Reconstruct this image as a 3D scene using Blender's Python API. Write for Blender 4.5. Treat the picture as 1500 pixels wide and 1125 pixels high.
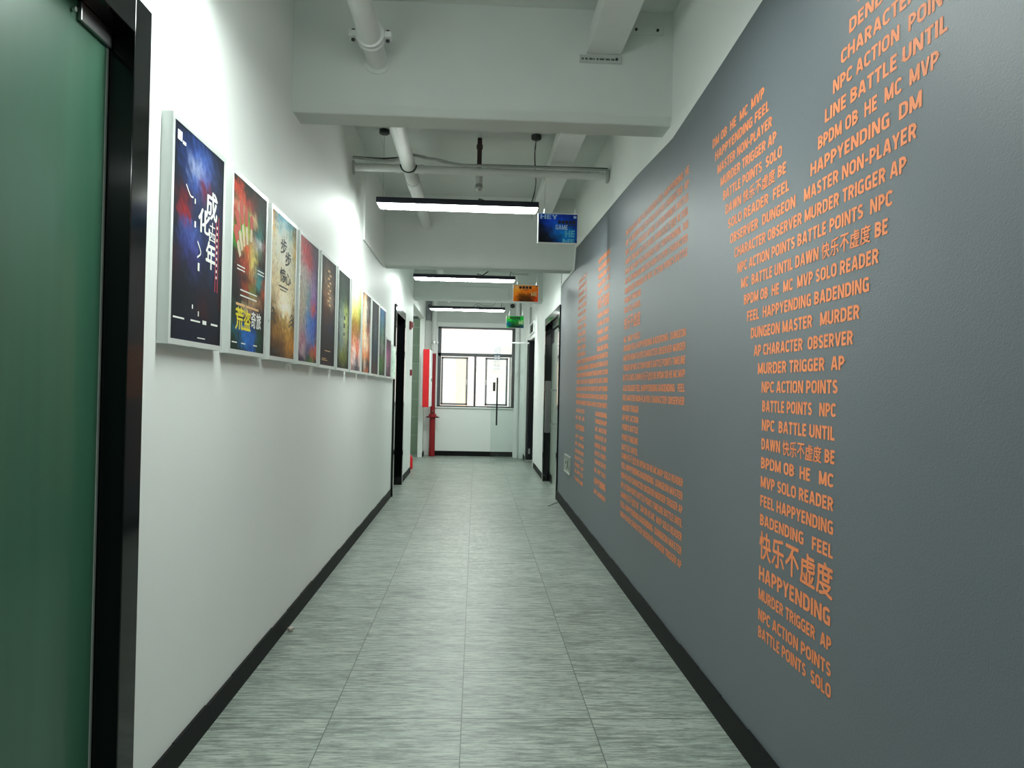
import bpy, bmesh, math, random
from mathutils import Vector, Matrix

# ------------------------------------------------------------------ scene, camera, sky, exposure
S = bpy.context.scene
for o in list(bpy.data.objects):
    bpy.data.objects.remove(o, do_unlink=True)
COL = S.collection
random.seed(7)

S.view_settings.view_transform = 'Standard'
S.view_settings.look = 'None'
S.view_settings.gamma = 1.0
S.view_settings.use_curve_mapping = False
S.view_settings.exposure = 2.78
S.cycles.diffuse_bounces = 8
S.cycles.max_bounces = 14

FPX, VPX, VPY, ROLL, CAM_H = 1120.0, 697.0, 570.0, math.radians(1.25), 1.523
yv = Vector((VPX - 750, VPY - 562.5, FPX)).normalized()          # corridor direction seen from the camera
up = Vector((math.sin(ROLL), -math.cos(ROLL), 0))
zv = (up - yv * up.dot(yv)).normalized()
xv = yv.cross(zv)
right = Vector((xv.x, yv.x, zv.x)); down = Vector((xv.y, yv.y, zv.y)); fwd = Vector((xv.z, yv.z, zv.z))
cam = bpy.data.cameras.new('camera')
cam.sensor_width = 36.0
cam.lens = FPX * 36.0 / 1500.0
cam.clip_start = 0.05
cam_o = bpy.data.objects.new('camera', cam)
cam_o.matrix_world = Matrix((( right.x, -down.x, -fwd.x, 0), (right.y, -down.y, -fwd.y, 0), (right.z, -down.z, -fwd.z, CAM_H), (0, 0, 0, 1)))
COL.objects.link(cam_o)
S.camera = cam_o

LAMP_POWER = 9.5          # brightness of the pendant diffusers
LAMP_TINT = (0.905, 1.0, 0.95)
SKY_POWER = .47
w = bpy.data.worlds.new('sky')
w.use_nodes = True
w.node_tree.nodes['Background'].inputs[0].default_value = (0.95, 0.98, 1.0, 1)
w.node_tree.nodes['Background'].inputs[1].default_value = SKY_POWER
S.world = w

# ------------------------------------------------------------------ dimensions (metres, corridor runs along +y)
XL, XR = -1.155, 1.17
CEIL = 3.89
Y0, Y1 = -4.0, 17.4

# ------------------------------------------------------------------ helpers
def lin(h):
    h = h.lstrip('#')
    out = []
    for i in (0, 2, 4):
        c = int(h[i:i + 2], 16) / 255
        out.append(c / 12.92 if c <= 0.04045 else ((c + 0.055) / 1.055) ** 2.4)
    return tuple(out)

class NT:
    def __init__(self, name):
        self.m = bpy.data.materials.new(name); self.m.use_nodes = True
        self.t = self.m.node_tree; self.n = self.t.nodes
        self.b = self.n['Principled BSDF']
    def add(self, kind, **kw):
        nd = self.n.new(kind)
        for k, v in kw.items():
            if k.startswith('i_'):
                nd.inputs[int(k[2:])].default_value = v
            else:
                setattr(nd, k, v)
        return nd
    def link(self, a, b): self.t.links.new(a, b)
    def math(self, op, a, b=None):
        nd = self.add('ShaderNodeMath', operation=op)
        for i, v in enumerate((a, b)):
            if v is None: continue
            if isinstance(v, (int, float)): nd.inputs[i].default_value = v
            else: self.link(v, nd.inputs[i])
        return nd.outputs[0]
    def mix(self, f, a, b, blend='MIX'):
        nd = self.add('ShaderNodeMix', data_type='RGBA', blend_type=blend)
        for s, v in ((nd.inputs[0], f), (nd.inputs[6], a), (nd.inputs[7], b)):
            if hasattr(v, 'is_linked'): self.link(v, s)
            elif isinstance(v, (int, float)): s.default_value = v
            else: s.default_value = (*v[:3], 1)
        return nd.outputs[2]
    def coord(self, scale=(1, 1, 1)):
        tc = self.add('ShaderNodeTexCoord'); mp = self.add('ShaderNodeMapping')
        mp.inputs[3].default_value = scale
        self.link(tc.outputs['Object'], mp.inputs[0])
        return mp.outputs[0]
    def noise(self, vec, scale=5, detail=3, rough=.5):
        nd = self.add('ShaderNodeTexNoise'); self.link(vec, nd.inputs['Vector'])
        nd.inputs['Scale'].default_value = scale; nd.inputs['Detail'].default_value = detail
        nd.inputs['Roughness'].default_value = rough
        return nd.outputs[0]
    def ramp(self, f, a, b):
        nd = self.add('ShaderNodeMapRange'); self.link(f, nd.inputs[0])
        nd.inputs[1].default_value = a; nd.inputs[2].default_value = b
        return nd.outputs[0]
    def bump(self, h, strength=.1, dist=.01):
        nd = self.add('ShaderNodeBump'); nd.inputs['Strength'].default_value = strength
        nd.inputs['Distance'].default_value = dist
        self.link(h, nd.inputs['Height']); self.link(nd.outputs[0], self.b.inputs['Normal'])

def mat(name, col, rough=.6, metal=0, var=.06, scale=6, bump=0, bscale=60, coat=0, stretch=(1, 1, 1), spec=.5):
    k = NT(name); c = lin(col) if isinstance(col, str) else col
    v = k.coord(stretch)
    n = k.noise(v, scale, 4)
    k.link(k.mix(n, [x * (1 - var) for x in c], [min(1, x * (1 + var)) for x in c]), k.b.inputs['Base Color'])
    k.b.inputs['Roughness'].default_value = rough; k.b.inputs['Metallic'].default_value = metal
    k.b.inputs['Coat Weight'].default_value = coat
    k.b.inputs['Specular IOR Level'].default_value = spec
    if bump: k.bump(k.noise(v, bscale, 3), bump, .004)
    return k.m

def emit(name, col, power):
    k = NT(name); k.b.inputs['Base Color'].default_value = (.8, .8, .8, 1)
    k.b.inputs['Emission Color'].default_value = (*col, 1); k.b.inputs['Emission Strength'].default_value = power
    return k.m

def glass(name, tint=(.93, .97, .95), gloss=.08):
    k = NT(name); k.n.remove(k.b)
    tr = k.add('ShaderNodeBsdfTransparent'); gl = k.add('ShaderNodeBsdfGlossy')
    tr.inputs[0].default_value = (*tint, 1); gl.inputs['Roughness'].default_value = .02
    lw = k.add('ShaderNodeLayerWeight'); lw.inputs[0].default_value = .25
    n = k.noise(k.coord(), 3, 2)
    f = k.math('ADD', k.math('MULTIPLY', lw.outputs['Fresnel'], .5), k.math('MULTIPLY', n, gloss))
    mx = k.add('ShaderNodeMixShader'); k.link(f, mx.inputs[0]); k.link(tr.outputs[0], mx.inputs[1]); k.link(gl.outputs[0], mx.inputs[2])
    k.link(mx.outputs[0], k.n['Material Output'].inputs[0])
    return k.m

def frost(name):
    k = NT(name); k.n.remove(k.b)
    tr = k.add('ShaderNodeBsdfTransparent'); tl = k.add('ShaderNodeBsdfTranslucent'); df = k.add('ShaderNodeBsdfDiffuse')
    for q in (tl, df): q.inputs[0].default_value = (.9, .9, .89, 1)
    m1 = k.add('ShaderNodeMixShader'); m1.inputs[0].default_value = .4; k.link(tl.outputs[0], m1.inputs[1]); k.link(df.outputs[0], m1.inputs[2])
    n = k.noise(k.coord(), 4, 3); m2 = k.add('ShaderNodeMixShader'); k.link(k.ramp(n, .1, 1.1), m2.inputs[0]); k.link(tr.outputs[0], m2.inputs[1]); k.link(m1.outputs[0], m2.inputs[2])
    k.link(m2.outputs[0], k.n['Material Output'].inputs[0])
    return k.m

# --- mesh helpers
def box(bm, x0, x1, y0, y1, z0, z1):
    r = bmesh.ops.create_cube(bm, size=1)
    for v in r['verts']:
        v.co = Vector(((x0 + x1) / 2 + v.co.x * (x1 - x0), (y0 + y1) / 2 + v.co.y * (y1 - y0), (z0 + z1) / 2 + v.co.z * (z1 - z0)))
    return r['verts']
def quad(bm, *pts):
    return bm.faces.new([bm.verts.new(p) for p in pts])
def tube(bm, pts, r, seg=12, caps=True):
    pts = [Vector(p) for p in pts]; rings = []
    rr = r if isinstance(r, (list, tuple)) else [r] * len(pts)
    ref = None
    for i, p in enumerate(pts):
        d = (pts[min(i + 1, len(pts) - 1)] - pts[max(i - 1, 0)]).normalized()
        if ref is None or abs(ref.dot(d)) > .98:
            ref = Vector((0, 0, 1)) if abs(d.z) < .9 else Vector((1, 0, 0))
        a = (ref - d * ref.dot(d)).normalized(); b = d.cross(a); ref = a
        rings.append([bm.verts.new(p + (a * math.cos(2 * math.pi * k / seg) + b * math.sin(2 * math.pi * k / seg)) * rr[i]) for k in range(seg)])
    for q, s in zip(rings, rings[1:]):
        for k in range(seg):
            bm.faces.new((q[k], q[(k + 1) % seg], s[(k + 1) % seg], s[k]))
    if caps:
        bm.faces.new(rings[0][::-1]); bm.faces.new(rings[-1])
def bez(pts, n=8):
    P = [Vector(p) for p in pts]; out = []
    for i in range(len(P) - 1):
        a, b, c, d = P[max(i - 1, 0)], P[i], P[i + 1], P[min(i + 2, len(P) - 1)]
        for k in range(n):
            t = k / n
            out.append(.5 * ((2 * b) + (c - a) * t + (2 * a - 5 * b + 4 * c - d) * t * t + (3 * b - a - 3 * c + d) * t ** 3))
    return out + [P[-1]]
def lathe(bm, c, prof, axis='z', seg=20):
    """prof: (radius, distance along the axis) pairs"""
    rings = []
    for r, h in prof:
        ring = []
        for k in range(seg):
            a = 2 * math.pi * k / seg; u, v = r * math.cos(a), r * math.sin(a)
            p = {'z': (u, v, h), 'y': (u, h, v), 'x': (h, u, v)}[axis]
            ring.append(bm.verts.new(Vector(c) + Vector(p)))
        rings.append(ring)
    for q, s in zip(rings, rings[1:]):
        for k in range(seg): bm.faces.new((q[k], q[(k + 1) % seg], s[(k + 1) % seg], s[k]))
    bm.faces.new(rings[0][::-1]); bm.faces.new(rings[-1])
def obj(name, bm, m, parent=None, smooth=None, bevel=0):
    if isinstance(bm, bmesh.types.BMesh):
        bmesh.ops.recalc_face_normals(bm, faces=bm.faces)
        me = bpy.data.meshes.new(name); bm.to_mesh(me); bm.free()
    else: me = bm
    o = bpy.data.objects.new(name, me); COL.objects.link(o)
    if m: me.materials.append(m)
    if parent: o.parent = parent
    if smooth:
        for p in me.polygons: p.use_smooth = True
        try: me.set_sharp_from_angle(angle=math.radians(40))
        except Exception: pass
    if bevel:
        md = o.modifiers.new('bevel', 'BEVEL'); md.width = bevel; md.segments = 2; md.limit_method = 'ANGLE'
    return o
def BM(): return bmesh.new()
def boxo(name, b, m, parent=None, bevel=0):
    bm = BM(); box(bm, *b); return obj(name, bm, m, parent, bevel=bevel)
def tag(o, label, cat, group=None, kind=None):
    o['label'] = label; o['category'] = cat
    if group: o['group'] = group
    if kind: o['kind'] = kind
    return o
def thing(name, loc, label, cat, group=None, kind=None):
    o = bpy.data.objects.new(name, None); o.empty_display_size = .1; COL.objects.link(o)
    o.location = loc
    return tag(o, label, cat, group, kind)
def kids(root, fn):
    """children are modelled in world coordinates; keep them there under a moved Empty"""
    for c in root.children: c.matrix_parent_inverse = Matrix.Translation(root.location).inverted()
def struct(name, bm, m, parent=None, label=None, cat=None, **kw):
    o = obj(name, bm, m, parent, **kw); o['kind'] = 'structure'
    if label: o['label'] = label; o['category'] = cat
    return o

# --- text: every line is made once, all converted in one pass
TEXT = {}
def need(*keys):
    for k in keys: TEXT[k] = None
def build_text():
    tmp = []
    for (body, off) in TEXT:
        c = bpy.data.curves.new('text', 'FONT'); c.body = body; c.size = 1; c.resolution_u = 2; c.offset = off; c.fill_mode = 'BOTH'
        o = bpy.data.objects.new('text', c); COL.objects.link(o); tmp.append(((body, off), o, c))
    dg = bpy.context.evaluated_depsgraph_get(); dg.update()
    for key, o, c in tmp:
        me = bpy.data.meshes.new_from_object(o.evaluated_get(dg), depsgraph=dg)
        vs = [(v.co.x, v.co.y) for v in me.vertices]; fs = [tuple(p.vertices) for p in me.polygons]
        x0 = min(v[0] for v in vs); x1 = max(v[0] for v in vs); y0 = min(v[1] for v in vs); y1 = max(v[1] for v in vs)
        TEXT[key] = (vs, fs, x0, x1, y0, y1)
        bpy.data.meshes.remove(me)
    for key, o, c in tmp:
        bpy.data.objects.remove(o, do_unlink=True); bpy.data.curves.remove(c)
CAP = .727
def put_text(bm, key, org, u, v, width, cap, fit_h=False):
    """text with its left baseline at org, reading along u, rising along v"""
    vs, fs, x0, x1, y0, y1 = TEXT[key]
    sx = width / (x1 - x0); sy = cap / (y1 - y0) if fit_h else cap / CAP
    yb = y0 if fit_h else 0
    org, u, v = Vector(org), Vector(u), Vector(v)
    out = Vector((1, 0, 0)) if abs(u.y) > .5 else Vector((0, -1, 0))
    for kk, (du_, dv_) in enumerate([(-.026, 0), (.026, 0), (0, .02), (0, -.02), (0, 0)]):
        nv = [bm.verts.new(org + u * ((x - x0 + du_) * sx) + v * ((y - yb + dv_) * sy) + out * (kk * .00008)) for x, y in vs]
        for f in fs:
            try: bm.faces.new([nv[i] for i in f])
            except ValueError: pass

# --- bold condensed capitals drawn as strokes (cap height 1)
def _glyphs():
    T = .1; G = {}
    def arc(cx, cy, rx, ry, a0, a1, n=7):
        return [(cx + rx * math.cos(math.radians(a0 + (a1 - a0) * i / n)), cy + ry * math.sin(math.radians(a0 + (a1 - a0) * i / n))) for i in range(n + 1)]
    def bowl(x0, xr, y0, y1):
        rx = min((xr - x0) * .62, .3); ry = (y1 - y0) / 2
        ry = min(ry, .24); 
        return [(x0, y1)] + arc(xr - rx, y1 - ry, rx, ry, 90, 0) + arc(xr - rx, y0 + ry, rx, ry, 0, -90) + [(x0, y0)]
    l, b, u = T, T, 1 - T
    G['A'] = (.70, [[(.09, 0), (.31, 1)], [(.61, 0), (.39, 1)], [(.18, .30), (.52, .30)], [(.30, .93), (.40, .93)]])
    G['B'] = (.62, [[(l, 0), (l, 1)], bowl(l, .49, .54, u), bowl(l, .52, b, .50)])
    G['C'] = (.58, [arc(.33, .70, .23, .20, 20, 180) + arc(.33, .30, .23, .20, 180, 340)])
    G['D'] = (.66, [[(l, 0), (l, 1)], bowl(l, .56, b, u)])
    G['E'] = (.52, [[(l, 0), (l, 1)], [(l, u), (.50, u)], [(l, .51), (.46, .51)], [(l, b), (.51, b)]])
    G['F'] = (.50, [[(l, 0), (l, 1)], [(l, u), (.50, u)], [(l, .49), (.45, .49)]])
    G['G'] = (.64, [arc(.34, .70, .24, .20, 30, 180) + arc(.34, .30, .24, .20, 180, 270) + [(.54, b + .02), (.54, .47)], [(.36, .47), (.63, .47)]])
    G['H'] = (.68, [[(l, 0), (l, 1)], [(.58, 0), (.58, 1)], [(l, .52), (.58, .52)]])
    G['I'] = (.2, [[(l, 0), (l, 1)]])
    G['L'] = (.48, [[(l, 0), (l, 1)], [(l, b), (.48, b)]])
    G['M'] = (.84, [[(l, 0), (l, 1)], [(.74, 0), (.74, 1)], [(.12, 1), (.39, .12)], [(.72, 1), (.45, .12)], [(.37, .14), (.47, .14)]])
    G['N'] = (.70, [[(l, 0), (l, 1)], [(.60, 0), (.60, 1)], [(.13, 1), (.57, 0)]])
    G['O'] = (.68, [arc(.34, .69, .24, .21, 0, 180) + arc(.34, .31, .24, .21, 180, 360) + [(.58, .69)]])
    G['P'] = (.58, [[(l, 0), (l, 1)], bowl(l, .49, .43, u)])
    G['R'] = (.63, [[(l, 0), (l, 1)], bowl(l, .50, .46, u), [(.34, .44), (.54, 0)]])
    G['S'] = (.56, [arc(.28, .71, .18, .19, 25, 230, 10) + [(.30, .49)] + arc(.28, .29, .19, .19, 50, -155, 10)])
    G['T'] = (.56, [[(.28, 0), (.28, 1)], [(.0, u), (.56, u)]])
    G['U'] = (.66, [[(l, 1), (l, .32)] + arc(.33, .32, .23, .22, 180, 360) + [(.56, 1)]])
    G['V'] = (.66, [[(.08, 1), (.30, 0)], [(.58, 1), (.36, 0)], [(.28, .07), (.38, .07)]])
    G['W'] = (.94, [[(.08, 1), (.24, 0)], [(.44, 1), (.28, 0)], [(.50, 1), (.66, 0)], [(.86, 1), (.70, 0)]])
    G['Y'] = (.62, [[(.08, 1), (.31, .42)], [(.54, 1), (.31, .42)], [(.31, .46), (.31, 0)]])
    G['-'] = (.36, [[(.02, .42), (.34, .42)]])
    out = {}
    for c, (w_, paths) in G.items():
        vs, fs = [], []
        for pi, P in enumerate(paths):
            P = [Vector((x, y, 0)) for x, y in P]; base = len(vs)
            for i, q in enumerate(P):
                d0 = (q - P[i - 1]).normalized() if i else (P[1] - q).normalized()
                d1 = (P[i + 1] - q).normalized() if i < len(P) - 1 else d0
                t_ = (d0 + d1).normalized(); nrm = Vector((-t_.y, t_.x, 0)); kk = T / max(.45, nrm.dot(Vector((-d0.y, d0.x, 0))))
                vs += [(q.x + nrm.x * kk, min(1, max(0, q.y + nrm.y * kk)), pi), (q.x - nrm.x * kk, min(1, max(0, q.y - nrm.y * kk)), pi)]
            for i in range(len(P) - 1):
                a = base + 2 * i; fs.append((a, a + 1, a + 3, a + 2))
        out[c] = (w_, vs, fs)
    return out
GLYPH = _glyphs()
def put_line(bm, t, org, u, v, width, cap, big=False):
    """one row of capitals and Chinese characters, spread to the given width"""
    items, x = [], 0.0
    for c in t:
        if c == ' ': x += .30; continue
        if c in GLYPH: items.append((c, x)); x += GLYPH[c][0] + .085
        else: items.append((c, x)); x += 1.12
    tot = x - (.085 if t[-1] in GLYPH else .12); sx = width / tot
    org, u, v = Vector(org), Vector(u), Vector(v); out = u.cross(v)     # strokes lie a hair above one another
    for c, x in items:
        if c in GLYPH:
            _, vs, fs = GLYPH[c]; pts = [org + u * ((x + a) * sx) + v * (b_ * cap) + out * (pi * .00008) for a, b_, pi in vs]
        else:
            vs, fs, x0, x1, y0, y1 = TEXT[(c, CJK_OFF)]
            h = 1.0 if big else 1.22
            pts = [org + u * ((x + (a - x0) / (x1 - x0)) * sx) + v * (((b_ - y0) / (y1 - y0) * h - (h - 1) / 2) * cap) for a, b_ in vs]
        shifts = [(0, 0)] if c in GLYPH else [(-.028, 0), (.028, 0), (0, .018), (0, -.018), (0, 0)]
        for kk, (du_, dv_) in enumerate(shifts):
            nv = [bm.verts.new(q + u * (du_ * sx) + v * (dv_ * cap) + out * (kk * .00008)) for q in pts]
            for f in fs:
                try: bm.faces.new([nv[i] for i in f])
                except ValueError: pass
CJK_OFF = 0.0

# ------------------------------------------------------------------ materials
M = {}
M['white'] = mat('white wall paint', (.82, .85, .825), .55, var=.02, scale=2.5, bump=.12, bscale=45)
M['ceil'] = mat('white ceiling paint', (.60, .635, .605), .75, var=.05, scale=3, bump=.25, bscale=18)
M['pipe'] = mat('white painted steel', (.68, .70, .68), .4, var=.05, scale=8)
M['black'] = mat('black vinyl skirting', '#070a0a', .6, var=.25, scale=14, bump=.1, spec=.2)
M['gloss'] = mat('black glossy door trim', '#07090a', .1, var=.2, scale=4, spec=.35)
M['leafblack'] = mat('black door leaf', '#0b0c12', .3, var=.2, scale=4)
M['steel'] = mat('brushed steel', (.45, .46, .46), .3, 1, var=.1, scale=40, stretch=(1, 1, .05))
M['alu'] = mat('pale aluminium frame', (.66, .70, .68), .38, .35, var=.03, scale=20)
M['dkmetal'] = mat('charcoal lamp housing', '#1b1b2a', .45, .2, var=.1)
M['winframe'] = mat('grey window frame', '#55585c', .4, .3, var=.08)
M['winlight'] = mat('light grey sash frame', '#8d9095', .4, .3, var=.06)
M['red'] = mat('red fire paint', '#8c0a16', .4, var=.15, scale=9)
M['redc'] = mat('red cabinet paint', '#d8101c', .4, var=.12, scale=9)
M['dred'] = mat('dark red plastic', '#7c1c22', .4, var=.1)
M['brown'] = mat('brown primed pipe', '#3a2724', .6, var=.25, scale=20)
M['cable'] = mat('dark cable', '#1e2220', .5)
M['greycable'] = mat('grey conduit', (.36, .39, .37), .5, var=.08)
M['chrome'] = mat('galvanised fitting', (.6, .62, .6), .3, .9, var=.12, scale=30)
M['brass'] = mat('worn fitting', '#6a5038', .4, .6, var=.3, scale=30)
M['paper'] = mat('white plastic', (.8, .82, .81), .5, var=.02)
M['greypl'] = mat('grey painted plate', (.42, .45, .43), .5, var=.1, scale=20)
M['grey'] = mat('plain grey box', '#808488', .5, .2, var=.06)
M['ink'] = mat('dark print', '#1c2226', .6)
M['wink'] = mat('white print', '#eceee8', .6, var=.02)
M['yink'] = mat('yellow print', '#e8d818', .6, var=.04)
M['cink'] = mat('cyan print', '#5cc0e4', .6, var=.1)
M['lbink'] = mat('pale blue print', '#a8ccf0', .6, var=.1)
M['oink'] = mat('cream print', '#e8b878', .6, var=.1)
M['gink'] = mat('pale green print', '#c8e8b0', .6, var=.1)
M['rink'] = mat('red print', '#b82430', .6, var=.1)
M['gyink'] = mat('grey print', '#8d978f', .6, var=.1)
M['letter'] = mat('orange vinyl lettering', '#f08c58', .6, var=.04, scale=3)
M['glass'] = glass('clear glass')
M['doorglass'] = glass('clear door glass', (.92, .95, .94), .03)
M['lamp'] = emit('lit lamp diffuser', LAMP_TINT, LAMP_POWER)

# grey wallpaper with a fine woven relief
k = NT('grey wall covering'); v = k.coord()
c = lin('#636a70')
n = k.noise(v, 1.2, 3)
k.link(k.mix(n, [x * .93 for x in c], [x * 1.07 for x in c]), k.b.inputs['Base Color'])
k.b.inputs['Roughness'].default_value = .48
weave = k.noise(k.coord((1, 90, 160)), 1.0, 4, .7)
k.bump(k.math('ADD', weave, k.noise(v, 220, 2)), .35, .0022)
M['greywall'] = k.m

# vinyl floor tiles: 0.6 x 0.595 m with fine seams, streaks across the corridor, worn walking line
k = NT('streaked grey green vinyl tiles')
tc = k.add('ShaderNodeTexCoord'); sp = k.add('ShaderNodeSeparateXYZ'); k.link(tc.outputs['Object'], sp.inputs[0])
ux = k.math('DIVIDE', k.math('ADD', sp.outputs[0], 6.033), .6); uy = k.math('DIVIDE', k.math('ADD', sp.outputs[1], 8.35), .595)
def edge(u, wd):
    f = k.math('FRACT', u); d = k.math('MINIMUM', f, k.math('SUBTRACT', 1.0, f))
    return k.math('LESS_THAN', d, wd)
seam = k.math('MAXIMUM', edge(ux, .0036), edge(uy, .0055))
cell = k.add('ShaderNodeCombineXYZ'); k.link(k.math('FLOOR', ux), cell.inputs[0]); k.link(k.math('FLOOR', uy), cell.inputs[1])
wn = k.add('ShaderNodeTexWhiteNoise'); k.link(cell.outputs[0], wn.inputs[0])
off = k.add('ShaderNodeVectorMath', operation='SCALE'); k.link(wn.outputs['Color'], off.inputs[0]); off.inputs[3].default_value = 40
def shifted(scale):
    mp = k.add('ShaderNodeMapping'); mp.inputs[3].default_value = scale
    ad = k.add('ShaderNodeVectorMath', operation='ADD'); k.link(tc.outputs['Object'], ad.inputs[0]); k.link(off.outputs[0], ad.inputs[1])
    k.link(ad.outputs[0], mp.inputs[0]); return mp.outputs[0]
st = k.noise(shifted((5, 36, 1)), 1.5, 8, .72)
st2 = k.noise(shifted((10, 62, 1)), 1.5, 5, .7)
big = k.noise(shifted((1.6, 4, 1)), 1.5, 3, .6)
base = k.mix(k.ramp(k.math('ADD', k.math('MULTIPLY', st, .8), k.math('MULTIPLY', big, .2)),  .41, .59), lin('#66716a'), lin('#a9b2a8'))
base = k.mix(k.math('MULTIPLY', k.ramp(st2, .55, .68), .75), base, lin('#525e56'))
base = k.mix(k.math('MULTIPLY', wn.outputs['Value'], .10), base, lin('#8f9c95'))
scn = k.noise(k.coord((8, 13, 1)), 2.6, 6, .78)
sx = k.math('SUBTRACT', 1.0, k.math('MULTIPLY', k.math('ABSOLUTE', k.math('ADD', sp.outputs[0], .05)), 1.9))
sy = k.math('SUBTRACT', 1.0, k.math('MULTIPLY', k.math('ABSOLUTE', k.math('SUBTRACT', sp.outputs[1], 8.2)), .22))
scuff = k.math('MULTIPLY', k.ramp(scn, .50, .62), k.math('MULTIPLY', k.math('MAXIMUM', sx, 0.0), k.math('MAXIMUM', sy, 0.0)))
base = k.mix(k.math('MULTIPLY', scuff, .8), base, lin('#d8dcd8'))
base = k.mix(k.math('MULTIPLY', seam, .75), base, lin('#2c3431'))
k.link(base, k.b.inputs['Base Color'])
k.link(k.math('ADD', .27, k.math('MULTIPLY', st, .2)), k.b.inputs['Roughness'])
k.b.inputs['Specular IOR Level'].default_value = .35
k.bump(st, .08, .002)
M['floor'] = k.m

# frosted green glass of the near door, pale frosted glass of the far door
def frosted(name, a, b, rough):
    k = NT(name); n = k.noise(k.coord((1, 5, .35)), 2.2, 4)
    k.link(k.mix(n, lin(a), lin(b)), k.b.inputs['Base Color']); k.b.inputs['Roughness'].default_value = rough
    k.b.inputs['Coat Weight'].default_value = .35; k.b.inputs['Coat Roughness'].default_value = .12
    k.bump(k.noise(k.coord((1, 1, .2)), 120, 2), .05, .001)
    return k.m
M['greenglass'] = frosted('frosted green glass', '#285340', '#3a6a51', .42)
M['paleglass'] = frosted('pale frosted glass', '#a4b8aa', '#d6ded4', .2)
M['darkglass'] = frosted('dark tinted glass', '#0a0d10', '#14181b', .1)
M['film'] = frosted('white window film', '#e6e6e6', '#f6f4f2', .5)

# ceramic tiles of the side lobby
k = NT('pale green wall tiles'); br = k.add('ShaderNodeTexBrick')
tc = k.add('ShaderNodeTexCoord'); s = k.add('ShaderNodeSeparateXYZ'); k.link(tc.outputs['Object'], s.inputs[0])
cb = k.add('ShaderNodeCombineXYZ'); k.link(s.outputs[0], cb.inputs[0]); k.link(s.outputs[2], cb.inputs[1]); k.link(cb.outputs[0], br.inputs[0])
br.offset = 0
br.inputs['Color1'].default_value = (*lin('#a3b5a0'), 1); br.inputs['Color2'].default_value = (*lin('#94a893'), 1); br.inputs['Mortar'].default_value = (*lin('#c8d0c6'), 1)
br.inputs['Scale'].default_value = 1; br.inputs['Mortar Size'].default_value = .006; br.inputs['Brick Width'].default_value = .6; br.inputs['Row Height'].default_value = .42
mot = k.noise(k.coord(), 7, 4)
k.link(k.mix(k.math('MULTIPLY', mot, .45), br.outputs[0], lin('#6f8168')), k.b.inputs['Base Color']); k.b.inputs['Roughness'].default_value = .3
M['tile'] = k.m

# beige tiled facade across the street
k = NT('beige tiled facade'); br = k.add('ShaderNodeTexBrick')
tc = k.add('ShaderNodeTexCoord'); s = k.add('ShaderNodeSeparateXYZ'); k.link(tc.outputs['Object'], s.inputs[0])
cb = k.add('ShaderNodeCombineXYZ'); k.link(s.outputs[0], cb.inputs[0]); k.link(s.outputs[2], cb.inputs[1]); k.link(cb.outputs[0], br.inputs[0])
br.inputs['Color1'].default_value = (*lin('#d6cfc4'), 1); br.inputs['Color2'].default_value = (*lin('#d2c2b4'), 1); br.inputs['Mortar'].default_value = (*lin('#bea092'), 1)
br.inputs['Scale'].default_value = 1; br.inputs['Mortar Size'].default_value = .007; br.inputs['Brick Width'].default_value = .3; br.inputs['Row Height'].default_value = .125
k.link(br.outputs[0], k.b.inputs['Base Color']); k.b.inputs['Roughness'].default_value = .8
M['facade'] = k.m

def print_mat(name, lo, hi, sc=26):
    k = NT(name); at = k.add('ShaderNodeVertexColor'); at.layer_name = 'ink'
    n = k.noise(k.coord((1, 1, 1)), sc, 6, .7)
    a = k.mix(k.ramp(n, .3, .7), (lo, lo, lo * 1.06), (hi, hi * .98, hi * .96))
    k.link(k.mix(1.0, at.outputs[0], a, 'MULTIPLY'), k.b.inputs['Base Color'])
    k.b.inputs['Roughness'].default_value = .6; k.b.inputs['Specular IOR Level'].default_value = .12
    return k.m
M['print'] = print_mat('printed poster paper', .4, .98)
M['signprint'] = print_mat('printed sign sheet', 1.5, 2.5, 12)

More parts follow.
